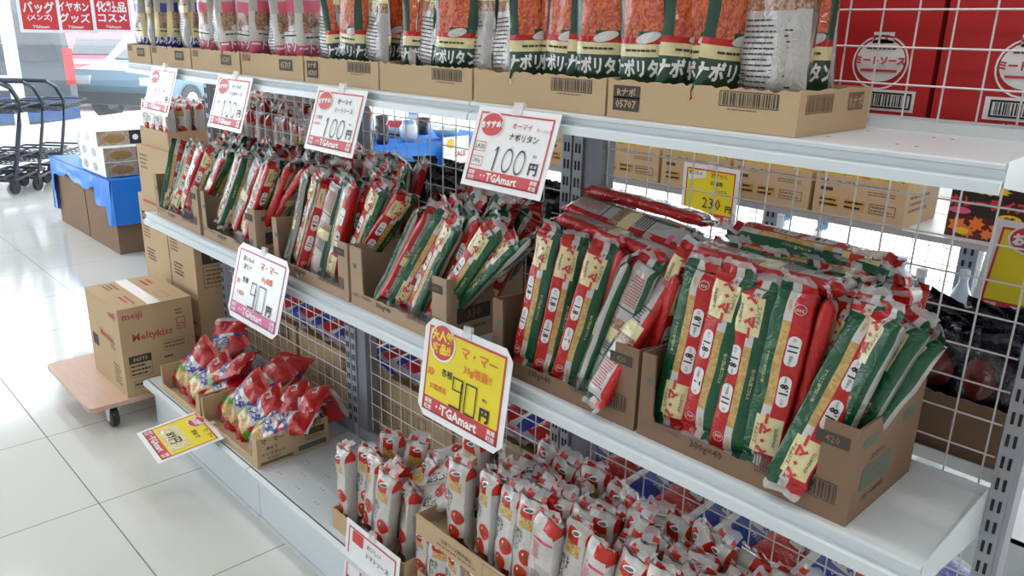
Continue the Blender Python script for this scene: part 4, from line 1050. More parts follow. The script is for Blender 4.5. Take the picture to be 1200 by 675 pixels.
# raised tray
RF = [(-1.225, 1.030, .362, .0, .02, 0, 'standing alone at the left front'), (-1.235, 1.085, .405, -.03, .03, 4, 'just behind the lone front one'), (-1.135, 1.035, .364, .02, .05, -20, 'second in the front, leaning back'), (-1.068, 1.03, .366, .03, .08, -10, 'third in the front'), (-1.010, 1.03, .370, .03, .08, 0, 'fourth in the front'), (-.945, 1.015, .370, .06, .02, 175, 'showing its printed back'), (-.885, 1.035, .372, .06, .08, -10, 'right of the printed back'), (-.82, 1.02, .375, .08, .05, 170, 'with its printed back out, second such'), (-.755, 1.03, .378, .1, .08, -15, 'fourth from the right of the front'), (-.69, 1.03, .38, .1, .08, 0, 'third from the right of the front'), (-.625, 1.03, .38, .1, .08, 10, 'second from the right of the front'), (-.56, 1.03, .38, .1, .08, 10, 'rightmost in the front')]
for k, (x, y, z, dx, dy, ro, lb) in enumerate(RF): tom(x, y, z, dx, dy, ro, k, 'tomato pasta pack in the raised tray, ' + lb)
for row in range(3):
    for k in range(13):
        tom(-1.15 + k * .054 + R.uniform(-.008, .008), 1.085 + row * .052, .375 + .008 * row + R.uniform(-.012, .012), .16 + R.uniform(-.08, .08), .05 + R.uniform(-.08, .08), R.choice([0, 0, 30, -30, 170]) + R.uniform(-20, 20), k + row, 'one of the tomato pasta packs crowded behind the front ones in the raised tray', False, grp='crowded tomato pasta packs in the raised tray')

# ------------------------------------------------------------------ price cards
def card(name, label, TLp, w, h, tilt, kind, lines, cat='price card', grp=None, rz=0., chamfer=0., flat=None, big=None, clip=True):
    """TLp = top centre; hangs down, tilted outward"""
    t = thing(name, label, cat, TLp, rz, grp)
    if flat is None: t.rotation_euler = (-tilt, 0, rz)
    else: t.rotation_euler = flat
    b = MB(); W2 = w / 2; c = chamfer
    out = [(-W2 + c, 0), (-W2, -c), (-W2, -h + c), (-W2 + c, -h), (W2 - c, -h), (W2, -h + c), (W2, -c), (W2 - c, 0)] if c else [(-W2, 0), (-W2, -h), (W2, -h), (W2, 0)]
    b.prism(out, (0, 0, 0), (1, 0, 0), (0, 0, 1), (0, .0014, 0), 'laminate'); b.obj('sleeve', t)
    b = MB(); f = [lambda x, y, e=e: (x, -.0005 - e * .0005, y) for e in range(5)]
    mg = .07 * h; bg = {'y': 'printyellow', 'w': 'laminate', 'p': 'laminate'}[kind]; rc = 'printpink' if kind == 'p' else 'printred'
    b.decal(rect2(-W2 + mg, W2 - mg, -h + mg, -mg), f[0], bg)
    b.decal(frame2(-W2 + mg, W2 - mg, -h + mg, -mg, h * .022), f[1], rc)
    bh = h * .15; b.decal(rect2(-W2 + mg, W2 - mg, -h + mg, -h + mg + bh), f[1], rc)
    b.decal(tr2(text2d('TGAmart', bh * .9, .03), 0, -h + mg + bh / 2), f[2], 'laminate')
    for sx in (-1, 1): b.decal(tr2(text2d('東郷', bh * .38, .02), sx * (W2 - mg - bh * .6), -h + mg + bh * .7), f[2], 'laminate'); b.decal(tr2(text2d('町店', bh * .38, .02), sx * (W2 - mg - bh * .6), -h + mg + bh * .28), f[2], 'laminate')
    b.decal(tr2(text2d('• •', bh * .6, .05), -w * .24, -h + mg + bh * .55), f[2], 'laminate')
    for s, x, y, sz, mat in lines:
        b.decal(tr2(text2d(s, sz * h, .012 if sz < .14 else .02), x * w, -y * h), f[3], mat)
    if big:
        s, x, y, sz, mat, sq = big
        if s == '100':
            q = h * .30; W_ = .022 * h
            b.decal(tr2(([(-.035, -.5), (.035, -.5), (.035, .5), (-.035, .5), (-.14, .33), (-.16, .27), (-.035, .38)], [(0, 1, 2, 3, 6), (3, 4, 5, 6)]), (x - .17) * w, -y * h, -.08, q, q), f[3], mat)
            for k in (-.02, .13): b.decal(tr2(ring2(q * .5, W_, 20), (x + k) * w, -y * h, -.08, .55, 1), f[3], mat)
        else: b.decal(tr2(text2d(s, sz * h, .0), x * w, -y * h, 0, sq, 1), f[3], mat)
        b.decal(tr2(text2d('円', sz * h * .46, .03), (x + .30) * w, -(y + .05) * h), f[3], mat)
    for k in lines_extra.get(label, []): k(b, f, w, h)
    b.obj('printed_sheet', t)
    if clip:
        m = MB(); m.box(-.012, .012, -.0035, .004, -.012, .012, 'film'); m.obj('clip', t)
    return t
def bubble(txt, cx_, cy_, rx, ry, m1='printred', m2='laminate', sz=.09):
    def k(b, f, w, h):
        b.decal(tr2(oval2(rx * h * 1.12, ry * h * 1.12, 24), cx_ * w, -cy_ * h), f[2], 'laminate'); b.decal(tr2(oval2(rx * h, ry * h, 24), cx_ * w, -cy_ * h), f[3], m1)
        ls = txt.split('/')
        for i, s in enumerate(ls): b.decal(tr2(text2d(s, sz * h, .06), cx_ * w, -(cy_ + (i - (len(ls) - 1) / 2) * sz * 1.15) * h, .08), f[4], m2)
    return k
def outline(cx_, cy_, rw, rh, txt):
    def k(b, f, w, h):
        b.decal(frame2((cx_ - rw) * w, (cx_ + rw) * w, -(cy_ + rh) * h, -(cy_ - rh) * h, .008 * h), f[3], 'printred'); b.decal(tr2(text2d(txt, .07 * h), cx_ * w, -cy_ * h), f[3], 'printblack')
    return k
lines_extra = {}
TC = [('white 100 yen price card with a red bubble under the top shelf, nearest the camera', -1.05, .212, [('オーマイ', .10, .20, .085, 'printred'), ('ガーリック', .36, .22, .05, 'printred'), ('ナポリタン', .15, .33, .10, 'printblack')]),
      ('white 100 yen price card under the top shelf, second from the camera', -1.637, .21, [('オーマイ', .12, .20, .10, 'printblack'), ('ミートソース', .14, .33, .085, 'printblack'), ('お買得', -.32, .48, .06, 'printred'), ('お弁当に', -.33, .58, .05, 'printred')]),
      ('white 100 yen price card under the top shelf, third from the camera', -2.184, .21, [('オーマイ', .12, .20, .09, 'printblack'), ('カルボナーラ', .14, .33, .085, 'printblack'), ('人気', -.32, .52, .07, 'printred')]),
      ('white 100 yen price card under the top shelf, furthest from the camera', -2.69, .21, [('オーマイ', .12, .20, .09, 'printblack'), ('ソース', .14, .33, .085, 'printblack')])]
for i, (lb, x, w, ls) in enumerate(TC):
    lines_extra[lb] = [bubble('おすすめ!', -.27, .22, .19, .14, sz=.088)] + ([outline(-.36, .50, .08, .06, '2人前'), outline(-.36, .68, .08, .06, '240g')] if i == 0 else [])
    card('price_card', lb, (x, 1.018, 1.376), w, .152, .32, 'w', ls + [('税込', .33, .52, .035, 'printblack')], grp='white cards under the top shelf', big=('100', .04, .62, .34, 'printblack', .72))
lb = 'large yellow 90 yen price card with red border on the middle shelf edge'
lines_extra[lb] = [bubble('大人気/商品!!', -.27, .20, .17, .17, m2='printyellow', sz=.105), lambda b, f, w, h: b.decal(frame2(-.10 * w, .02 * w, -.60 * h, -.47 * h, .014 * h), f[4], 'printblack'), lambda b, f, w, h: [b.decal(rect2(.0 * w, .016 * w, -.76 * h, -.5 * h), f[4], 'printblack'), b.decal(rect2(-.12 * w, .016 * w, -.775 * h, -.755 * h), f[4], 'printblack'), b.decal(frame2(.05 * w, .18 * w, -.775 * h, -.47 * h, .014 * h), f[4], 'printblack'), b.decal(tr2(text2d('円', .14 * h, .05), .28 * w, -.70 * h), f[4], 'printblack')]]
card('price_card', lb, (-1.164, .999, .918), .275, .222, .14, 'y', [('マ・マー', .16, .21, .13, 'printorange'), ('30g増量!!', .16, .36, .10, 'printorange'), ('各種', -.18, .48, .08, 'printblack'), ('超!', -.37, .52, .08, 'printorange'), ('お買得品', -.27, .66, .065, 'printorange'), ('税込', .27, .56, .035, 'printblack')], grp='cards on the middle shelf edge', chamfer=.022)
lb = 'white 90 yen price card with pink border on the middle shelf edge'
lines_extra[lb] = [lambda b, f, w, h: [b.decal(frame2(-.10 * w, .0 * w, -.60 * h, -.44 * h, .014 * h), f[4], 'printblack'), b.decal(rect2(-.016 * w, .0 * w, -.76 * h, -.5 * h), f[4], 'printblack'), b.decal(rect2(-.12 * w, .0 * w, -.775 * h, -.755 * h), f[4], 'printblack'), b.decal(frame2(.04 * w, .18 * w, -.775 * h, -.44 * h, .014 * h), f[4], 'printblack'), b.decal(tr2(text2d('円', .14 * h, .05), .28 * w, -.70 * h), f[4], 'printblack')]]
card('price_card', lb, (-2.06, 1.003, .900), .305, .222, .27, 'p', [('マ・マー', .16, .20, .12, 'printorange'), ('30g増量', .16, .35, .085, 'printorange'), ('良いもの', -.24, .18, .08, 'printblack'), ('安く!!!', -.24, .28, .08, 'printblack'), ('各種', -.24, .45, .08, 'printblack'), ('超!', -.37, .50, .07, 'printorange'), ('お買得', -.30, .64, .065, 'printorange')], grp='cards on the middle shelf edge', chamfer=.022)
lb = 'yellow price card lying outward on the base deck edge by the macaroni cartons'
lines_extra[lb] = [bubble('お買得', -.20, .16, .16, .12, sz=.10), lambda b, f, w, h: b.decal(rect2(-.34 * w, .34 * w, -.74 * h, -.44 * h), f[2], 'cream')]
c_ = card('price_card', lb, (-2.445, .954, .222), .25, .21, 0, 'y', [('マ・マー', .22, .14, .09, 'printblack'), ('早ゆで', .12, .30, .10, 'printblack'), ('89円', .0, .60, .20, 'printblack')], grp='cards on the base deck', flat=(-1.46, 0, -.08))
lb = 'white price card with red lettering in front of the tomato pack tray'
lines_extra[lb] = [lambda b, f, w, h: b.decal(rect2(-.36 * w, -.16 * w, -.26 * h, -.10 * h), f[3], 'printred')]
card('price_card', lb, (-1.468, .948, .290), .235, .20, .12, 'w', [('おいしい', .05, .18, .08, 'printblack'), ('トマトソース', .12, .31, .085, 'printblack'), ('158', -.02, .60, .28, 'printred'), ('円', .3, .64, .14, 'printred')], grp='cards on the base deck')

# ------------------------------------------------------------------ far side of the gondola: cartons and flat bags, seen through the mesh
def flat_a(z, s, t):
    if s < .12: return 'packwhite'  # pale edge strip: a glossy highlight painted into the bag's colour
    if s < .30: return 'blue'
    if .40 < t < .62 and .34 < s < .86: return 'macaroni'
    return 'blue' if t < .8 or s < .5 else 'packwhite'
def flat_b(z, s, t):
    if s > .93: return 'packwhite'
    if t > .72: return 'limegreen'
    if t > .46: return 'macaroni' if s > .35 else 'packwhite'
    if t > .40: return 'packwhite'
    return 'red'
def flat_c(z, s, t):
    if s > .93: return 'packwhite'
    if t > .80: return 'packwhite'
    if t > .50: return 'orange' if .25 < s < .9 else 'packwhite'
    if t > .28: return 'packwhite'
    return 'red'
def flatd(v, txt, col): return [('F', text2d(txt, .014, .02), .55, .22, col, .0018), ('F', tr2(rect2(-.03, .03, -.012, .012), 0, 0, .0), .5, .36, 'packwhite', .0018), ('F', text2d('マ・マー', .016, .05), .5, .36, 'blue', .0026)]
FLAT = [pillow(.150, .27, .040, flat_a, 70, flatd(0, 'マカロニ', 'packwhite'), name='flat_pasta_bag', wr=.004),
        pillow(.150, .27, .040, flat_b, 71, flatd(1, 'ペンネ', 'packwhite'), name='flat_pasta_bag', wr=.004),
        pillow(.150, .27, .040, flat_c, 72, flatd(2, 'シェル', 'packwhite'), name='flat_pasta_bag', wr=.004)]
cols = [(-3.02, -2.62, 0), (-2.60, -2.16, 0), (-2.06, -1.68, 0), (-1.66, -1.24, 0), (-1.17, -.74, 1), (-.73, -.29, 1)]
for i, (x0, x1, k) in enumerate(cols):
    w = x1 - x0; h = .22 if i < 4 else .20
    b = open_carton(w, .30, h, 'palecardboard' if i < 4 else 'cardboard', None, .004, [('front', 'block', '2701W', w - .14, w - .05, .15, .20, 'fadedink', 'palecardboard')] + [('front', 'frame', .03 + q * .06, .07 + q * .06, .05, .13, .003, 'fadedink') for q in range(4)], seed=60 + i)
    tag(b.obj('display_carton', None, ((x0 + x1) / 2, 1.53, DECK + .0005)), 'open carton of flat pasta bags behind the lower mesh, %s from the left' % ORD[i], 'carton', 'cartons behind the lower mesh')
    n = 5 if i > 3 else 6
    for q in range(n):
        x = x0 + .02 + (w - .06) * q / (n - 1); kind = (0 if q % 2 == 0 else (1 if k else 2))
        zax = Vector((.0, 1, .10 if k else .16)); nrm = Vector((.38, -.06, 1)) if k else Vector((.30, -.06, 1))
        mw = frame_mw((x, 1.372 + R.uniform(-.006, .01), DECK + h + .045 + R.uniform(-.004, .010)), zax, nrm)
        put_pack(FLAT, kind, mw, 'flat pasta bag behind the lower mesh, %s from the left over the %s carton' % ((ORD + ['ninth'])[q], ORD[i]), 'pasta bag', 'flat pasta bags behind the lower mesh', 'flat_pasta_bag', parts=False)
# navy bags in a carton on the far side middle shelf
NAV = [pillow(.13, .19, .04, lambda z, s, t: 'navy', 80 + i, [('F', rect2(-.04, .04, -.02, .02), .5, .35, 'orange', .002), ('F', oval2(.03, .035), .5, .72, 'maroon', .002)], name='dark_bag', finmat='navy', wr=.014) for i in range(2)]
for j, (x0, x1) in enumerate(((-.62, -.27), (-1.05, -.66), (-2.05, -1.66), (-1.63, -1.26))):
    b = open_carton(x1 - x0, .28, .11, 'cardboard', None, .004, [('front', 'rect', .02, .2, .02, .05, 'boxink')], seed=90 + j)
    pos = ('rightmost', 'third from the left', 'leftmost', 'second from the left')[j]
    tag(b.obj('display_carton', None, ((x0 + x1) / 2, 1.52, MID + .0005)), 'open carton of dark bags behind the middle mesh, ' + pos, 'carton', 'cartons of dark bags behind the middle mesh')
    for q in range(12):
        x = x0 + .045 + (x1 - x0 - .09) * (q % 4) / 3; y = 1.42 + .07 * (q // 4)
        T_ = Matrix.Translation((x, y, MID + (.012 if j < 2 else .035) + .012 * (q // 4))) @ Matrix.Rotation(R.uniform(-.4, .4), 4, 'Z') @ Matrix.Rotation(R.uniform(-.3, .3), 4, 'Y') @ Matrix.Diagonal((.85, 1, .95 if j < 2 else 1.15, 1))
        put_pack(NAV, q, T_, 'shiny dark navy bag in the ' + pos + ' carton behind the middle mesh', 'bag', 'dark navy bags in the %s carton' % pos, 'dark_bag', parts=False)
# tomato packs at the far end, behind and beside the mesh
b = open_carton(.30, .22, .075, 'palecardboard', None, .004, [], seed=99); b_ = b.obj('cardboard_tray', None, (-3.42, 1.33, 1.0215)); tag(b_, 'small tray of tomato packs on the tall carton stack', 'tray')
for k in range(12): tom(-3.53 + (k % 4) * .072, 1.25 + (k // 4) * .055, 1.03, R.uniform(-.04, .04), R.uniform(-.02, .06), R.uniform(-40, 40), k, 'one of the tomato packs in the small tray on the tall carton stack', False, grp='tomato packs on the carton stack', L=.82)
b = open_carton(.72, .26, .075, 'palecardboard', None, .004, [], seed=98); b_ = b.obj('cardboard_tray', None, (-2.70, 1.50, MID + .0005)); tag(b_, 'tray of tomato packs on the far side of the mesh at the left end', 'tray')
for k in range(30): tom(-3.02 + (k % 10) * .071, 1.42 + (k // 10) * .07, MID + .075 + .03 * (k // 10), R.uniform(-.04, .04), R.uniform(-.02, .06), R.uniform(-40, 40), k, 'one of the pale tomato packs standing behind the mesh at the left end', False, grp='tomato packs behind the left mesh', L=1.35)
for k in range(16): tom(-3.62 + (k % 8) * .066, 1.60 + (k // 8) * .07, .99, R.uniform(-.04, .04), R.uniform(-.02, .06), R.uniform(-40, 40), k, 'one of the tomato packs in the tray standing left of the shelf end post', False, grp='tomato packs left of the end post', L=1.15)
b = carton(-3.68, -3.10, 1.56, 1.80, 0, .985, 'palecardboard', ()); tag(b.obj('carton', None, (-3.39, 1.68, 0)), 'tall carton standing behind the stack at the shelf end', 'carton')

# ------------------------------------------------------------------ second gondola beyond the aisle
g2 = thing('shelf_gondola', 'second shelving unit beyond the aisle holding cartons of yellow bags', 'shelving', (0, 0, 0))
GX = [-2.42, -1.50, -.80, .10]
for x in GX:
    m = MB(); m.box(x, x + .055, 2.78, 2.84, 0, 1.5, 'post')
    z = .5
    while z < 1.45:
        for q in range(2): m.box(x + .012 + q * .022, x + .02 + q * .022, 2.778, 2.78, z, z + .02, 'hole')
        z += .04
    m.obj('upright', g2)
m = MB(); m.box(-2.42, .12, 2.45, 2.78, .962, .972, 'shelf'); m.box(-2.42, .12, 2.447, 2.452, .955, .972, 'post'); m.obj('shelf', g2)
m = MB(); m.box(-2.42, .12, 2.42, 2.78, .53, .54, 'shelf'); m.box(-2.42, .12, 2.41, 2.42, .525, .54, 'post'); m.obj('shelf', g2)
m = MB(); m.box(-2.42, .12, 2.40, 2.78, .15, .16, 'shelf'); m.box(-2.42, .12, 2.40, 2.41, 0, .16, 'shelflip'); m.obj('base_deck', g2)
m = MB(); x = -2.40
while x < .1: m.tube([(x, 2.80, .18), (x, 2.80, 1.45)], .0014, 'wire', 4); x += .0535
z = .2
while z < 1.46: m.tube([(-2.42, 2.797, z), (.12, 2.797, z)], .0014, 'wire', 4); z += .0553
m.obj('wire_mesh_panel', g2)
m = MB(); m.tube([(-.60, 2.40, .60), (-.60, 2.40, 1.0)], .004, 'wire', 5)
YBG = [pillow(.08, .09, .03, lambda z, s, t: 'yellow' if t > .35 else 'macaroni', 110 + i, [('F', rect2(-.02, .02, -.008, .008), .5, .7, 'limegreen', .0015)], nx=8, nz=10, name='yellow_bag') for i in range(2)]
for k in range(5):
    x0 = -2.36 + .30 * k; w = .285
    mk = [('front', 'text', '味源', .03, .112, .014, 'boxink'), ('front', 'text', 'ロースト', .10, .112, .016, 'boxink'), ('front', 'lines', .14, .26, .105, .118, 1, 'fadedink'), ('front', 'rect', .02, .06, .083, .094, 'boxink'), ('front', 'lines', .17, .26, .085, .1, 2, 'fadedink'), ('front', 'rect', .02, .085, .03, .065, 'printochre'), ('front', 'lines', .022, .083, .032, .063, 2, 'boxink'), ('front', 'rect', .10, .165, .03, .065, 'printochre'), ('front', 'lines', .102, .163, .032, .063, 2, 'fadedink'), ('front', 'frame', .18, .26, .032, .062, .002, 'boxink'), ('front', 'lines', .185, .255, .036, .058, 2, 'fadedink'), ('right', 'lines', .03, .2, .04, .1, 3, 'fadedink')]
    b = open_carton(w, .26, .135, 'palecardboard', None, .004, mk, seed=120 + k)
    tag(b.obj('display_carton', None, (x0 + w / 2, 2.585, .9725)), 'brown carton of yellow bags on the shelving beyond the aisle, %s from the left' % ORD[k], 'carton', 'cartons beyond the aisle')
    for q in range(8):
        T_ = Matrix.Translation((x0 + .04 + (q % 4) * .066, 2.50 + .08 * (q // 4), 1.055)) @ Matrix.Rotation(R.uniform(-.5, .5), 4, 'Z') @ Matrix.Rotation(R.uniform(-.3, .3), 4, 'Y')
        put_pack(YBG, q, T_, 'small yellow bag poking out of the %s carton beyond the aisle' % ORD[k], 'snack bag', 'yellow bags in the %s carton beyond the aisle' % ORD[k], 'yellow_bag', parts=False)
for k in range(3):
    b = MB(); f = [lambda x, y, e=e: (x, -.001 - .0006 * e, y) for e in range(4)]
    b.box(-.10, .10, 0, .05, 0, .17, 'curryblack'); b.decal(rect2(-.10, .10, 0, .065), f[0], 'maroon')
    for q, (x, y, r) in enumerate(((-.07, .035, .028), (-.02, .045, .024), (.04, .038, .030), (.08, .030, .022), (-.04, .02, .02), (.01, .02, .018), (.06, .015, .016))): b.decal(tr2(star2(r, r * .6, 7), x, y, q), f[1 + q % 2], 'orange')
    b.decal(tr2(oval2(.02, .01), -.055, .02), f[3], 'yellow'); b.decal(tr2(star2(.045, .034, 12), 0, .145, 0, 1.2, .35), f[1], 'yellow'); b.decal(tr2(text2d('甘口', .018, .05), 0, .145), f[2], 'printred')
    b.decal(tr2(text2d('カレーライス', .034, .05), 0, .105), f[1], 'printred'); b.decal(tr2(oval2(.03, .012), .06, .072), f[2], 'yellow'); b.decal(tr2(text2d('中辛', .014, .04), .06, .072), f[3], 'printblack'); b.decal(tr2(oval2(.03, .01), -.07, .078), f[1], 'pink')
    tag(b.obj('curry_box', None, (-.67 + .215 * k, 2.50, .9725)), 'black and red curry box with food photo beyond the aisle, %s of the row' % ('left', 'middle', 'right')[k], 'food box', 'curry boxes beyond the aisle')
lb = 'yellow 230 yen price card in a white frame hanging beyond the mesh'
lines_extra[lb] = [lambda b, f, w, h: b.decal(tr2(rect2(-.16 * w, .16 * w, -.06 * h, .06 * h), -.24 * w, -.18 * h, .2), f[2], 'laminate')]
card('price_card', lb, (-1.512, 2.40, 1.085), .225, .21, .0, 'y', [('良いもの', -.26, .15, .07, 'printblack'), ('揚げせん', .16, .15, .08, 'printred'), ('お徳用', .12, .28, .08, 'printblack'), ('ミックス', .2, .40, .06, 'printblack')], grp='yellow cards beyond the mesh', big=('230', .06, .62, .26, 'printblack', .95))
lb = 'yellow price card in a white frame at the right edge beyond the mesh'
lines_extra[lb] = [bubble('お買得', -.20, .16, .2, .13, sz=.12)]
card('price_card', lb, (-.325, 1.735, 1.185), .24, .20, .35, 'y', [('88円', .1, .5, .3, 'printblack')], grp='yellow cards beyond the mesh')
# bottles on the lower shelf beyond the aisle
def make_bottle(i, body, label, grp, loc):
    t = thing('water_bottle', label, 'bottle', loc, 0, grp)
    b = MB(); b.lathe([(.030, 0), (.036, .01), (.036, .08), (.033, .10), (.036, .12), (.036, .19), (.026, .23), (.013, .26), (.013, .28)], (0, 0, 0), [body, body, body, 'bottleblue', 'bottleblue', body, body, body], 14); b.obj('bottle_body', t, smooth=True)
    b = MB(); b.lathe([(.016, .275), (.016, .30), (.014, .302)], (0, 0, 0), 'bottlecap', 12); b.obj('cap', t)
for k in range(16):
    make_bottle(k, 'bottleclear' if k % 3 else 'bottleblue', 'plastic bottle on the lower shelf beyond the aisle, %s' % ('front row' if k % 2 else 'back row'), 'bottles beyond the aisle, %s' % ('front row' if k % 2 else 'back row'), (-1.40 + .095 * k, 2.56 + .09 * (k % 2), .5405))
for k in range(4):
    b = MB()
    for q in range(9): b.box(-.13, .13, -.12, .12, q * .026, q * .026 + .018, 'foam'); b.box(-.125, .125, -.115, .115, q * .026 + .018, q * .026 + .026, 'packgrey')
    tag(b.obj('tray_stack', None, (-1.62 - .28 * k, 2.58, .5405)), 'stack of pale foam trays on the lower shelf beyond the aisle, %s from the right' % ORD[k], 'trays', 'pale foam tray stacks')

# ------------------------------------------------------------------ blue table with goods
t = thing('display_table', 'display table under a blue cloth seen through the mesh', 'table', (-5.5, 3.3, 0))
m = MB(); m.box(-.82, .82, -1.1, 1.1, .69, .71, 'foam')
for x in (-.75, .75):
    for y in (-1.0, 1.0): m.box(x - .02, x + .02, y - .02, y + .02, 0, .69, 'post')
m.obj('table_frame', t)
b = MB()
def cloth(b, X, Y, z, drop):
    k = b.mi('bluecloth'); n = 60; per = []
    L_ = 4 * (X + Y)
    for i in range(n * 4):
        s = i / (n * 4) * L_
        if s < 2 * X: p = (-X + s, -Y, 0, -1)
        elif s < 2 * X + 2 * Y: p = (X, -Y + s - 2 * X, 1, 0)
        elif s < 4 * X + 2 * Y: p = (X - (s - 2 * X - 2 * Y), Y, 0, 1)
        else: p = (-X, Y - (s - 4 * X - 2 * Y), -1, 0)
        per.append((p, s))
    m_ = 7; base = len(b.v)
    for (x, y, nx, ny), s in per:
        for j in range(m_ + 1):
            q = j / m_; o = .006 + .03 * q * (.6 + .4 * math.sin(s * 14)) ; b.v.append((x + nx * o, y + ny * o, z - drop * q))
    N_ = len(per)
    for i in range(N_):
        for j in range(m_): a, c = base + i * (m_ + 1) + j, base + ((i + 1) % N_) * (m_ + 1) + j; b.f.append((a, a + 1, c + 1, c)); b.m.append(k)
    b.f.append(tuple(base + i * (m_ + 1) for i in range(N_))); b.m.append(k)
cloth(b, .84, 1.12, .722, .62); b.obj('blue_cloth', t, smooth=True)
GP = []
for k in range(18):
    x = -4.80 - .30 * (k % 3) + R.uniform(-.05, .05); y = 2.50 + (k // 3) * .27 + R.uniform(-.05, .05) + .09 * (k % 3); kind = (0, 1, 0, 3, 2, 0, 1, 0, 3)[k % 9]
    if kind == 0:
        b = MB(); b.lathe([(.05, 0), (.055, .02), (.07, .16), (.065, .16), (.055, .04)], (0, 0, 0), ['navy', 'navy', 'stripedred', 'navy'], 16); nm, ct = 'tumbler', 'dark tumbler with red rim'
    elif kind == 1:
        b = MB(); b.lathe([(.04, 0), (.09, .03), (.13, .10), (.125, .10), (.08, .035), (.03, .01)], (0, 0, 0), ['ceramic', 'bottleblue', 'ceramic', 'ceramic', 'ceramic'], 20); nm, ct = 'bowl', 'pale ceramic bowl'
    elif kind == 2:
        b = MB(); b.lathe([(.05, 0), (.10, .04), (.11, .10), (.07, .16), (.03, .18)], (0, 0, 0), ['stripedred', 'packwhite', 'stripedred', 'packwhite'], 14); nm, ct = 'bundle', 'red and white striped bundle'
    else:
        b = MB(); b.lathe([(.06, 0), (.085, .05), (.085, .13), (.06, .16), (.062, .19), (.03, .20)], (0, 0, 0), ['bottleclear', 'bottleclear', 'bottleclear', 'bottleblue', 'bottleblue'], 16); nm, ct = 'storage_jar', 'clear jar with a blue lid'
    tag(b.obj(nm, None, (x, y, .7235), True), '%s on the blue table, %s from near end, %s' % (ct, ORD[k // 3], ('front', 'middle', 'back')[k % 3]), nm.replace('_', ' '), 'goods on the blue table').scale = (.8, .8, .8)
for k, (y, z, w, lb) in enumerate(((3.06, .30, .23, 'white and yellow sale card low on the front of the blue table'), (3.82, .52, .26, 'white sale card on the blue table front, left of a pair'), (4.12, .52, .24, 'white sale card on the blue table front, right of a pair'))):
    t = thing('sale_card', lb, 'card', (-4.605, y, z), PI / 2, 'sale cards on the blue table')
    b = MB(); b.box(-w / 2, w / 2, 0, .002, 0, w * .95, 'laminate'); b.obj('sheet', t)
    b = MB(); f = lambda x, q: (x, -.001, q); b.decal(rect2(-w * .45, w * .45, .01, w * .18), f, 'printred'); b.decal(tr2(star2(w * .16, w * .12), -w * .2, w * .75), f, 'yellow'); b.decal(tr2(text2d('SALE', w * .2, .03), .04, w * .45), f, 'printred'); b.obj('print', t)

# dark fixture beyond the end of the shelf
b = MB(); b.box(-.45, .45, 0, .35, 0, .08, 'cartblack')
pr = []
for k in range(13): a = PI * k / 12; pr.append((.42 * math.cos(a), 1.0 + .20 * math.sin(a)))
b.prism([(.42, .08)] + pr + [(-.42, .08)], (0, .05, 0), (1, 0, 0), (0, 0, 1), (0, .22, 0), 'darkcloth')
tag(b.obj('display_rack', None, (-4.45, 1.98, 0)), 'dark rounded display rack standing past the shelf end', 'rack')

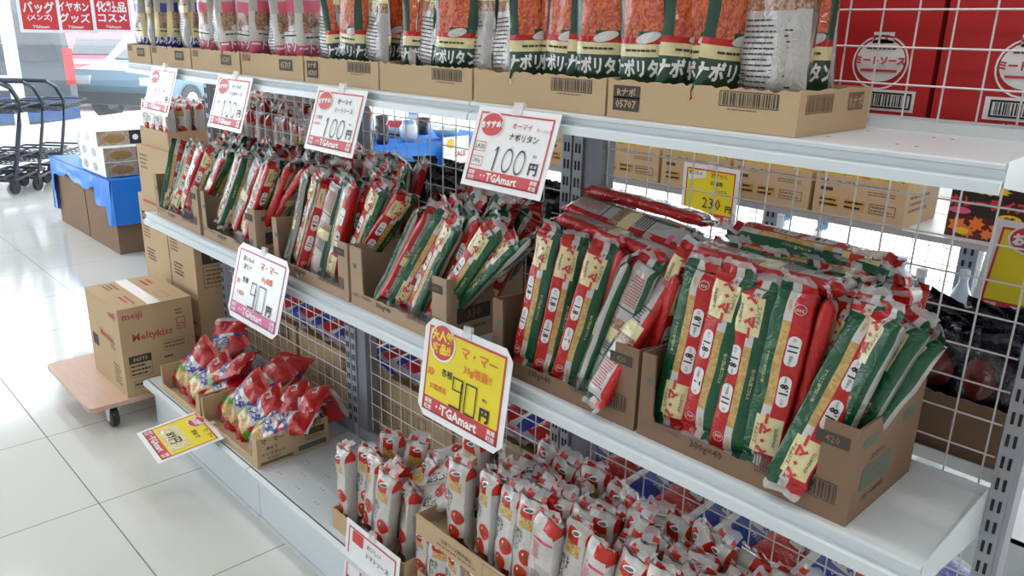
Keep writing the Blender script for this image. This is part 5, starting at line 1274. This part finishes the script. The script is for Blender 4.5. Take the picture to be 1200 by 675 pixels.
# ------------------------------------------------------------------ person in jeans beyond the far shelving
def person(loc, rz):
    t = thing('person', 'person in blue jeans and white shoes walking beyond the far shelving', 'person', loc, rz)
    J = {'pelvis': (0, 0, .92), 'spine': (0, 0, 1.12), 'chest': (0, -.01, 1.34), 'neck': (0, -.01, 1.48), 'head': (0, -.02, 1.58), 'crown': (0, -.01, 1.68),
         'lh': (.09, 0, .88), 'lk': (.13, -.10, .49), 'la': (.17, -.04, .09), 'lt': (.18, -.20, .045), 'rh': (-.09, 0, .88), 'rk': (-.13, -.02, .48), 'ra': (-.18, .12, .10), 'rt': (-.19, -.03, .045),
         'ls': (.17, 0, 1.41), 'le': (.24, .04, 1.13), 'lw': (.22, -.10, .92), 'rs': (-.17, 0, 1.41), 're': (-.24, .02, 1.13), 'rw': (-.22, -.08, .92)}
    rad = {'pelvis': .14, 'spine': .13, 'chest': .15, 'neck': .055, 'head': .085, 'crown': .07, 'lh': .10, 'lk': .068, 'la': .05, 'lt': .04, 'rh': .10, 'rk': .068, 'ra': .05, 'rt': .04, 'ls': .07, 'le': .045, 'lw': .032, 'rs': .07, 're': .045, 'rw': .032}
    E_ = [('pelvis', 'spine'), ('spine', 'chest'), ('chest', 'neck'), ('neck', 'head'), ('head', 'crown'), ('pelvis', 'lh'), ('lh', 'lk'), ('lk', 'la'), ('la', 'lt'), ('pelvis', 'rh'), ('rh', 'rk'), ('rk', 'ra'), ('ra', 'rt'), ('chest', 'ls'), ('ls', 'le'), ('le', 'lw'), ('chest', 'rs'), ('rs', 're'), ('re', 'rw')]
    V = list(J.values()); K = list(J.keys()); E2 = [(K.index(a), K.index(c)) for a, c in E_]; RD = [rad[k] for k in K]
    for sx, w in ((1, 'lw'), (-1, 'rw')):      # palm, four fingers and a thumb on each hand
        wx, wy, wz = J[w]; pi = len(V); V.append((wx, wy - .02, wz - .07)); RD.append(.030); E2.append((K.index(w), pi))
        for q, ln in enumerate((.070, .080, .075, .060)):
            a = len(V); oy = -.045 + .020 * q; V.append((wx - sx * .003, wy + oy, wz - .10)); V.append((wx - sx * .012, wy + oy, wz - .10 - ln * .6)); V.append((wx - sx * .028, wy + oy, wz - .10 - ln)); RD += [.0095, .009, .008]; E2 += [(pi, a), (a, a + 1), (a + 1, a + 2)]
        a = len(V); V.append((wx - sx * .01, wy - .055, wz - .06)); V.append((wx - sx * .02, wy - .065, wz - .10)); RD += [.011, .009]; E2 += [(pi, a), (a, a + 1)]
    me = bpy.data.meshes.new('body'); me.from_pydata(V, E2, []); o = link('body', me, t)
    md = o.modifiers.new('skin', 'SKIN'); o.modifiers.new('sub', 'SUBSURF').levels = 2; o.modifiers['sub'].render_levels = 2
    for i, r in enumerate(RD): me.skin_vertices[0].data[i].radius = (r, r * .85)
    me.skin_vertices[0].data[0].use_root = True
    dg = bpy.context.evaluated_depsgraph_get(); m2 = bpy.data.meshes.new_from_object(o.evaluated_get(dg)); bpy.data.objects.remove(o)
    for mt in ('skin', 'denim', 'shirt', 'shoe'): m2.materials.append(MATS[mt])
    for p in m2.polygons:
        c = p.center; p.use_smooth = True
        p.material_index = 3 if c.z < .085 else 1 if c.z < .98 and abs(c.x) < .215 else 2 if (.98 <= c.z < 1.45) or (abs(c.x) > .18 and c.z > .95) else 0
    link('body', m2, t)
    b = MB(); b.lathe([(.02, .0), (.085, .0), (.098, .05), (.085, .10), (.04, .13), (.005, .135)], (0, .012, 1.60), 'hair', 16); b.obj('hair', t, smooth=True)
    b = MB()
    for sx in (-1, 1): b.lathe([(.002, -.006), (.009, -.002), (.002, .004)], (sx * .03, -.098, 1.60), 'hair', 8, 'y'); b.lathe([(.004, -.004), (.014, 0), (.004, .004)], (sx * .086, -.01, 1.585), 'skin', 8, 'x')
    b.lathe([(.004, -.03), (.014, -.005), (.004, .01)], (0, -.105, 1.575), 'skin', 8); b.box(-.02, .02, -.098, -.094, 1.528, 1.534, 'maroon'); b.obj('face', t)
person((-2.93, 6.10, 0), .1)

# ------------------------------------------------------------------ light
w = bpy.data.worlds.new('world'); SC.world = w; w.use_nodes = True
w.node_tree.nodes['Background'].inputs[0].default_value = (.93, .97, 1., 1); w.node_tree.nodes['Background'].inputs[1].default_value = 4.6
def area(x, y, z, sx, sy, e, col=(1, .97, .93), rot=(0, 0, 0)):
    l = bpy.data.lights.new('ceiling_tube', 'AREA'); l.shape = 'RECTANGLE'; l.size = sx; l.size_y = sy; l.energy = e; l.color = col
    o = bpy.data.objects.new('ceiling_tube', l); COL.objects.link(o); o.location = (x, y, z); o.rotation_euler = rot
for x in (-6.2, -3.4, -.6, 2.2):
    for y in (-1.6, .9, 3.4, 6.2): area(x, y, CZ - .05, 1.25, .06, 10)
SC.view_settings.view_transform = 'Standard'; SC.view_settings.look = 'None'; SC.view_settings.gamma = 1; SC.view_settings.use_curve_mapping = False
SC.view_settings.exposure = 0.15
SC.cycles.max_bounces = 8; SC.cycles.transparent_max_bounces = 24; SC.cycles.caustics_reflective = False; SC.cycles.caustics_refractive = False
SC.cycles.use_denoising = True
